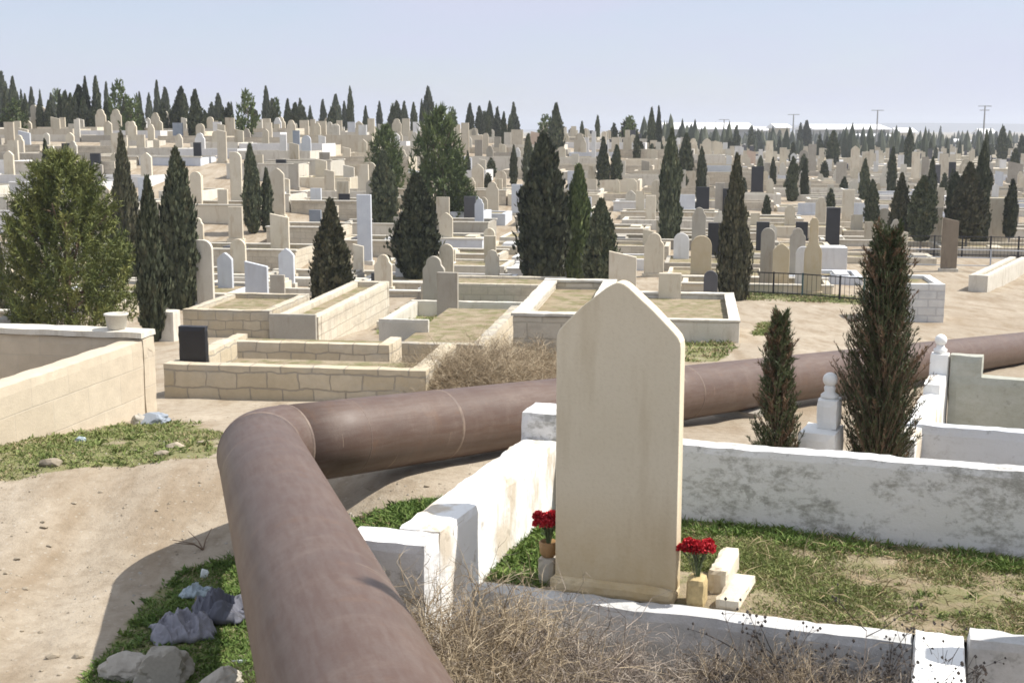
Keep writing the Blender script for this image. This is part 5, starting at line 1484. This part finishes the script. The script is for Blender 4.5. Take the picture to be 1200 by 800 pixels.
for _ in range(420):
    y = rf.uniform(190, 560); x = rf.uniform(0.1 * y, 0.43 * y); z = ground(x, y)
    h_ = rf.uniform(2.5, 5.5); w_ = h_ * rf.uniform(0.11, 0.2); n_ = 7; so_ = rf.uniform(0, 9)
    rings = [(0.0, 0.55), (0.12, 0.9), (0.35, 1.0), (0.6, 0.75), (0.82, 0.4), (1.0, 0.03)]
    vs = [(x + w_ * q * (1 + rf.uniform(-.25, .25)) * math.cos(6.283 * k / n_), y + w_ * q * (1 + rf.uniform(-.25, .25)) * math.sin(6.283 * k / n_), z - 0.1 + h_ * t + rf.uniform(-.05, .05) * h_) for t, q in rings for k in range(n_)]
    mb.add(vs, [(i * n_ + k, i * n_ + (k + 1) % n_, (i + 1) * n_ + (k + 1) % n_, (i + 1) * n_ + k) for i in range(5) for k in range(n_)], 0, rf.random())
tag(mb.build('distant_woods', 'cypress_foliage'), kind='stuff')

# ------------------------------------------------------------------ labels that single out the many
ORD = 'first second third fourth fifth sixth seventh eighth ninth tenth eleventh twelfth thirteenth fourteenth fifteenth sixteenth seventeenth eighteenth nineteenth twentieth'.split()
TENS = {20: 'twenty', 30: 'thirty', 40: 'forty', 50: 'fifty'}
def ordw(i):
    if i < 20: return ORD[i]
    n = i + 1
    if n % 10 == 0: return {30: 'thirtieth', 40: 'fortieth', 50: 'fiftieth', 60: 'sixtieth'}.get(n, 'last')
    return TENS.get(n // 10 * 10, 'sixty') + '-' + ORD[n % 10 - 1]
def zone(u, v):
    if v < 168: band = 'skyline ridge' if u < 760 else 'far plain'
    elif v < 205: band = 'upper slope'
    elif v < 255: band = 'middle slope'
    elif v < 310: band = 'lower slope'
    else: band = 'front rows'
    side = 'at far left' if u < 240 else 'centre left' if u < 480 else 'at centre' if u < 720 else 'centre right' if u < 960 else 'at far right'
    return band, side
def label_all(items, group):
    zones = {}
    for o, p, words in items:
        u, v, d = project(p)
        b_, s_ = zone(u, v)
        zones.setdefault((words, b_, s_), []).append((u, o))
    for (words, b_, s_), L in zones.items():
        L.sort(key=lambda q: q[0])
        for i, (u, o) in enumerate(L):
            if len(L) == 1: o['label'] = f'the only {words} on the {b_} {s_}' if b_ != 'front rows' else f'the only {words} in the {b_} {s_}'
            else: o['label'] = f'{words} {"in" if b_ == "front rows" else "on"} the {b_} {s_}, {ordw(i)} such from left'
            o['group'] = group
label_all([(o, p, f'{COLNAME[m]} {SHNAME[s]} headstone') for (o, p, w, s, m, h) in STONES], 'headstones of the cemetery')
EN = {'far_block': 'tan block', 'palewall': 'pale stone', 'cream': 'cream stone', 'white': 'white', 'grey': 'grey stone', 'darkstone': 'dark stone', 'bluewhite': 'bluish white'}
label_all([(o, p, f'{"high" if h > 0.34 else "low"} {EN[m]} grave enclosure') for (o, p, m, h, w) in FAR_E], 'walled grave plots on the slope')
label_all([(o, p, 'raised grave slab') for (o, p, _) in FILL_S], 'grave slabs inside the plots')
label_all([(e, p, f'{"slim" if W < 0.24 * H else "broad"} dark cypress' if k != 'pine' else 'bushy green pine') for (e, p, W, k, H, lab) in TREES if not lab], 'cypresses and pines of the cemetery')

# ------------------------------------------------------------------ haze
HAZE = 0.00045
if HAZE:
    mb = MB(); mb.box((0, 2050, 8), (9600, 4400, 44))
    n = N('air'); n.t.nodes.remove(n.b)
    pv = n.new('ShaderNodeVolumePrincipled')
    pv.inputs['Color'].default_value = (0.86, 0.91, 1.0, 1); pv.inputs['Density'].default_value = HAZE; pv.inputs['Anisotropy'].default_value = 0.2
    out = [q for q in n.t.nodes if q.type == 'OUTPUT_MATERIAL'][0]
    n.link(pv.outputs[0], out.inputs['Volume'])
    o = mb.build('haze', n.m); tag(o, kind='stuff')

# ------------------------------------------------------------------ light, sky, camera
SUN_AZ, SUN_EL = R(83), R(53)
sd = Vector((math.sin(SUN_AZ) * math.cos(SUN_EL), math.cos(SUN_AZ) * math.cos(SUN_EL), math.sin(SUN_EL)))
sl = bpy.data.lights.new('sun', 'SUN'); sl.energy = 5.0; sl.angle = R(0.53); sl.color = (1.0, 0.945, 0.86)
so = bpy.data.objects.new('sun', sl); col.objects.link(so); so.rotation_euler = sd.to_track_quat('Z', 'Y').to_euler(); so.location = (20, 0, 30)
w = bpy.data.worlds.new('World'); sc.world = w; w.use_nodes = True
nt = w.node_tree; bg = nt.nodes['Background']
sky = nt.nodes.new('ShaderNodeTexSky'); sky.sky_type = 'NISHITA'; sky.sun_disc = False
sky.sun_elevation = SUN_EL; sky.sun_rotation = SUN_AZ; sky.altitude = 30; sky.air_density = 1.0; sky.dust_density = 0.6; sky.ozone_density = 3.0
tc = nt.nodes.new('ShaderNodeTexCoord')
mp = nt.nodes.new('ShaderNodeMapping'); nt.links.new(tc.outputs['Generated'], mp.inputs['Vector']); mp.inputs['Scale'].default_value = (1.2, 1.2, 5.0)
nz = nt.nodes.new('ShaderNodeTexNoise'); nt.links.new(mp.outputs[0], nz.inputs['Vector']); nz.inputs['Scale'].default_value = 2.9; nz.inputs['Detail'].default_value = 6; nz.inputs['Roughness'].default_value = 0.55
cr = nt.nodes.new('ShaderNodeValToRGB'); nt.links.new(nz.outputs['Fac'], cr.inputs[0])
cr.color_ramp.elements[0].position = 0.42; cr.color_ramp.elements[0].color = (0.60, 0.60, 0.60, 1); cr.color_ramp.elements[1].position = 0.62; cr.color_ramp.elements[1].color = (0.92, 0.92, 0.92, 1)
mx = nt.nodes.new('ShaderNodeMix'); mx.data_type = 'RGBA'
nt.links.new(cr.outputs[0], mx.inputs[0]); nt.links.new(sky.outputs[0], mx.inputs[6]); mx.inputs[7].default_value = (4.65, 4.85, 6.05, 1)
# brightening added to the unseen upper sky to lift shaded sides; fades towards horizon
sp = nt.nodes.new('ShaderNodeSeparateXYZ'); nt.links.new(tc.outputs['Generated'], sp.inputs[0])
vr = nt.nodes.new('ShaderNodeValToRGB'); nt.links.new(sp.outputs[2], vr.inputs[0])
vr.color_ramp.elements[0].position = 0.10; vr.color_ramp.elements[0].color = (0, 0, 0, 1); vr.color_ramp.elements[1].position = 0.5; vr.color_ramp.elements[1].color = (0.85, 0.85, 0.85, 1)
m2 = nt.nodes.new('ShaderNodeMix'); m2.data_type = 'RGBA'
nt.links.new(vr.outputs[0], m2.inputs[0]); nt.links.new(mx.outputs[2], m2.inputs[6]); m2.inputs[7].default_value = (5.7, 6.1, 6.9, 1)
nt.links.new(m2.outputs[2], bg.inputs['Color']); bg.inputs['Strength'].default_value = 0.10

cam = bpy.data.cameras.new('camera'); co = bpy.data.objects.new('camera', cam); col.objects.link(co)
cam.sensor_width = 36; cam.lens = 36 * F_PX / 1200; cam.clip_end = 12000; cam.clip_start = 0.05
co.location = (0, 0, 0); co.rotation_euler = (R(90) - TILT, 0, 0)
sc.camera = co
vs_ = sc.view_settings; vs_.view_transform = 'Standard'; vs_.look = 'None'; vs_.exposure = 0.52; vs_.gamma = 1.0; vs_.use_curve_mapping = False
sc.cycles.use_denoising = True
sc.cycles.filter_width = 1.7
sc.cycles.max_bounces = 6; sc.cycles.volume_bounces = 0
print('plots', len(vis), len(placed)); print('stones', len(STONES), 'trees', len(TREES), 'enclosures', len(FAR_E), 'slabs', len(FILL_S))
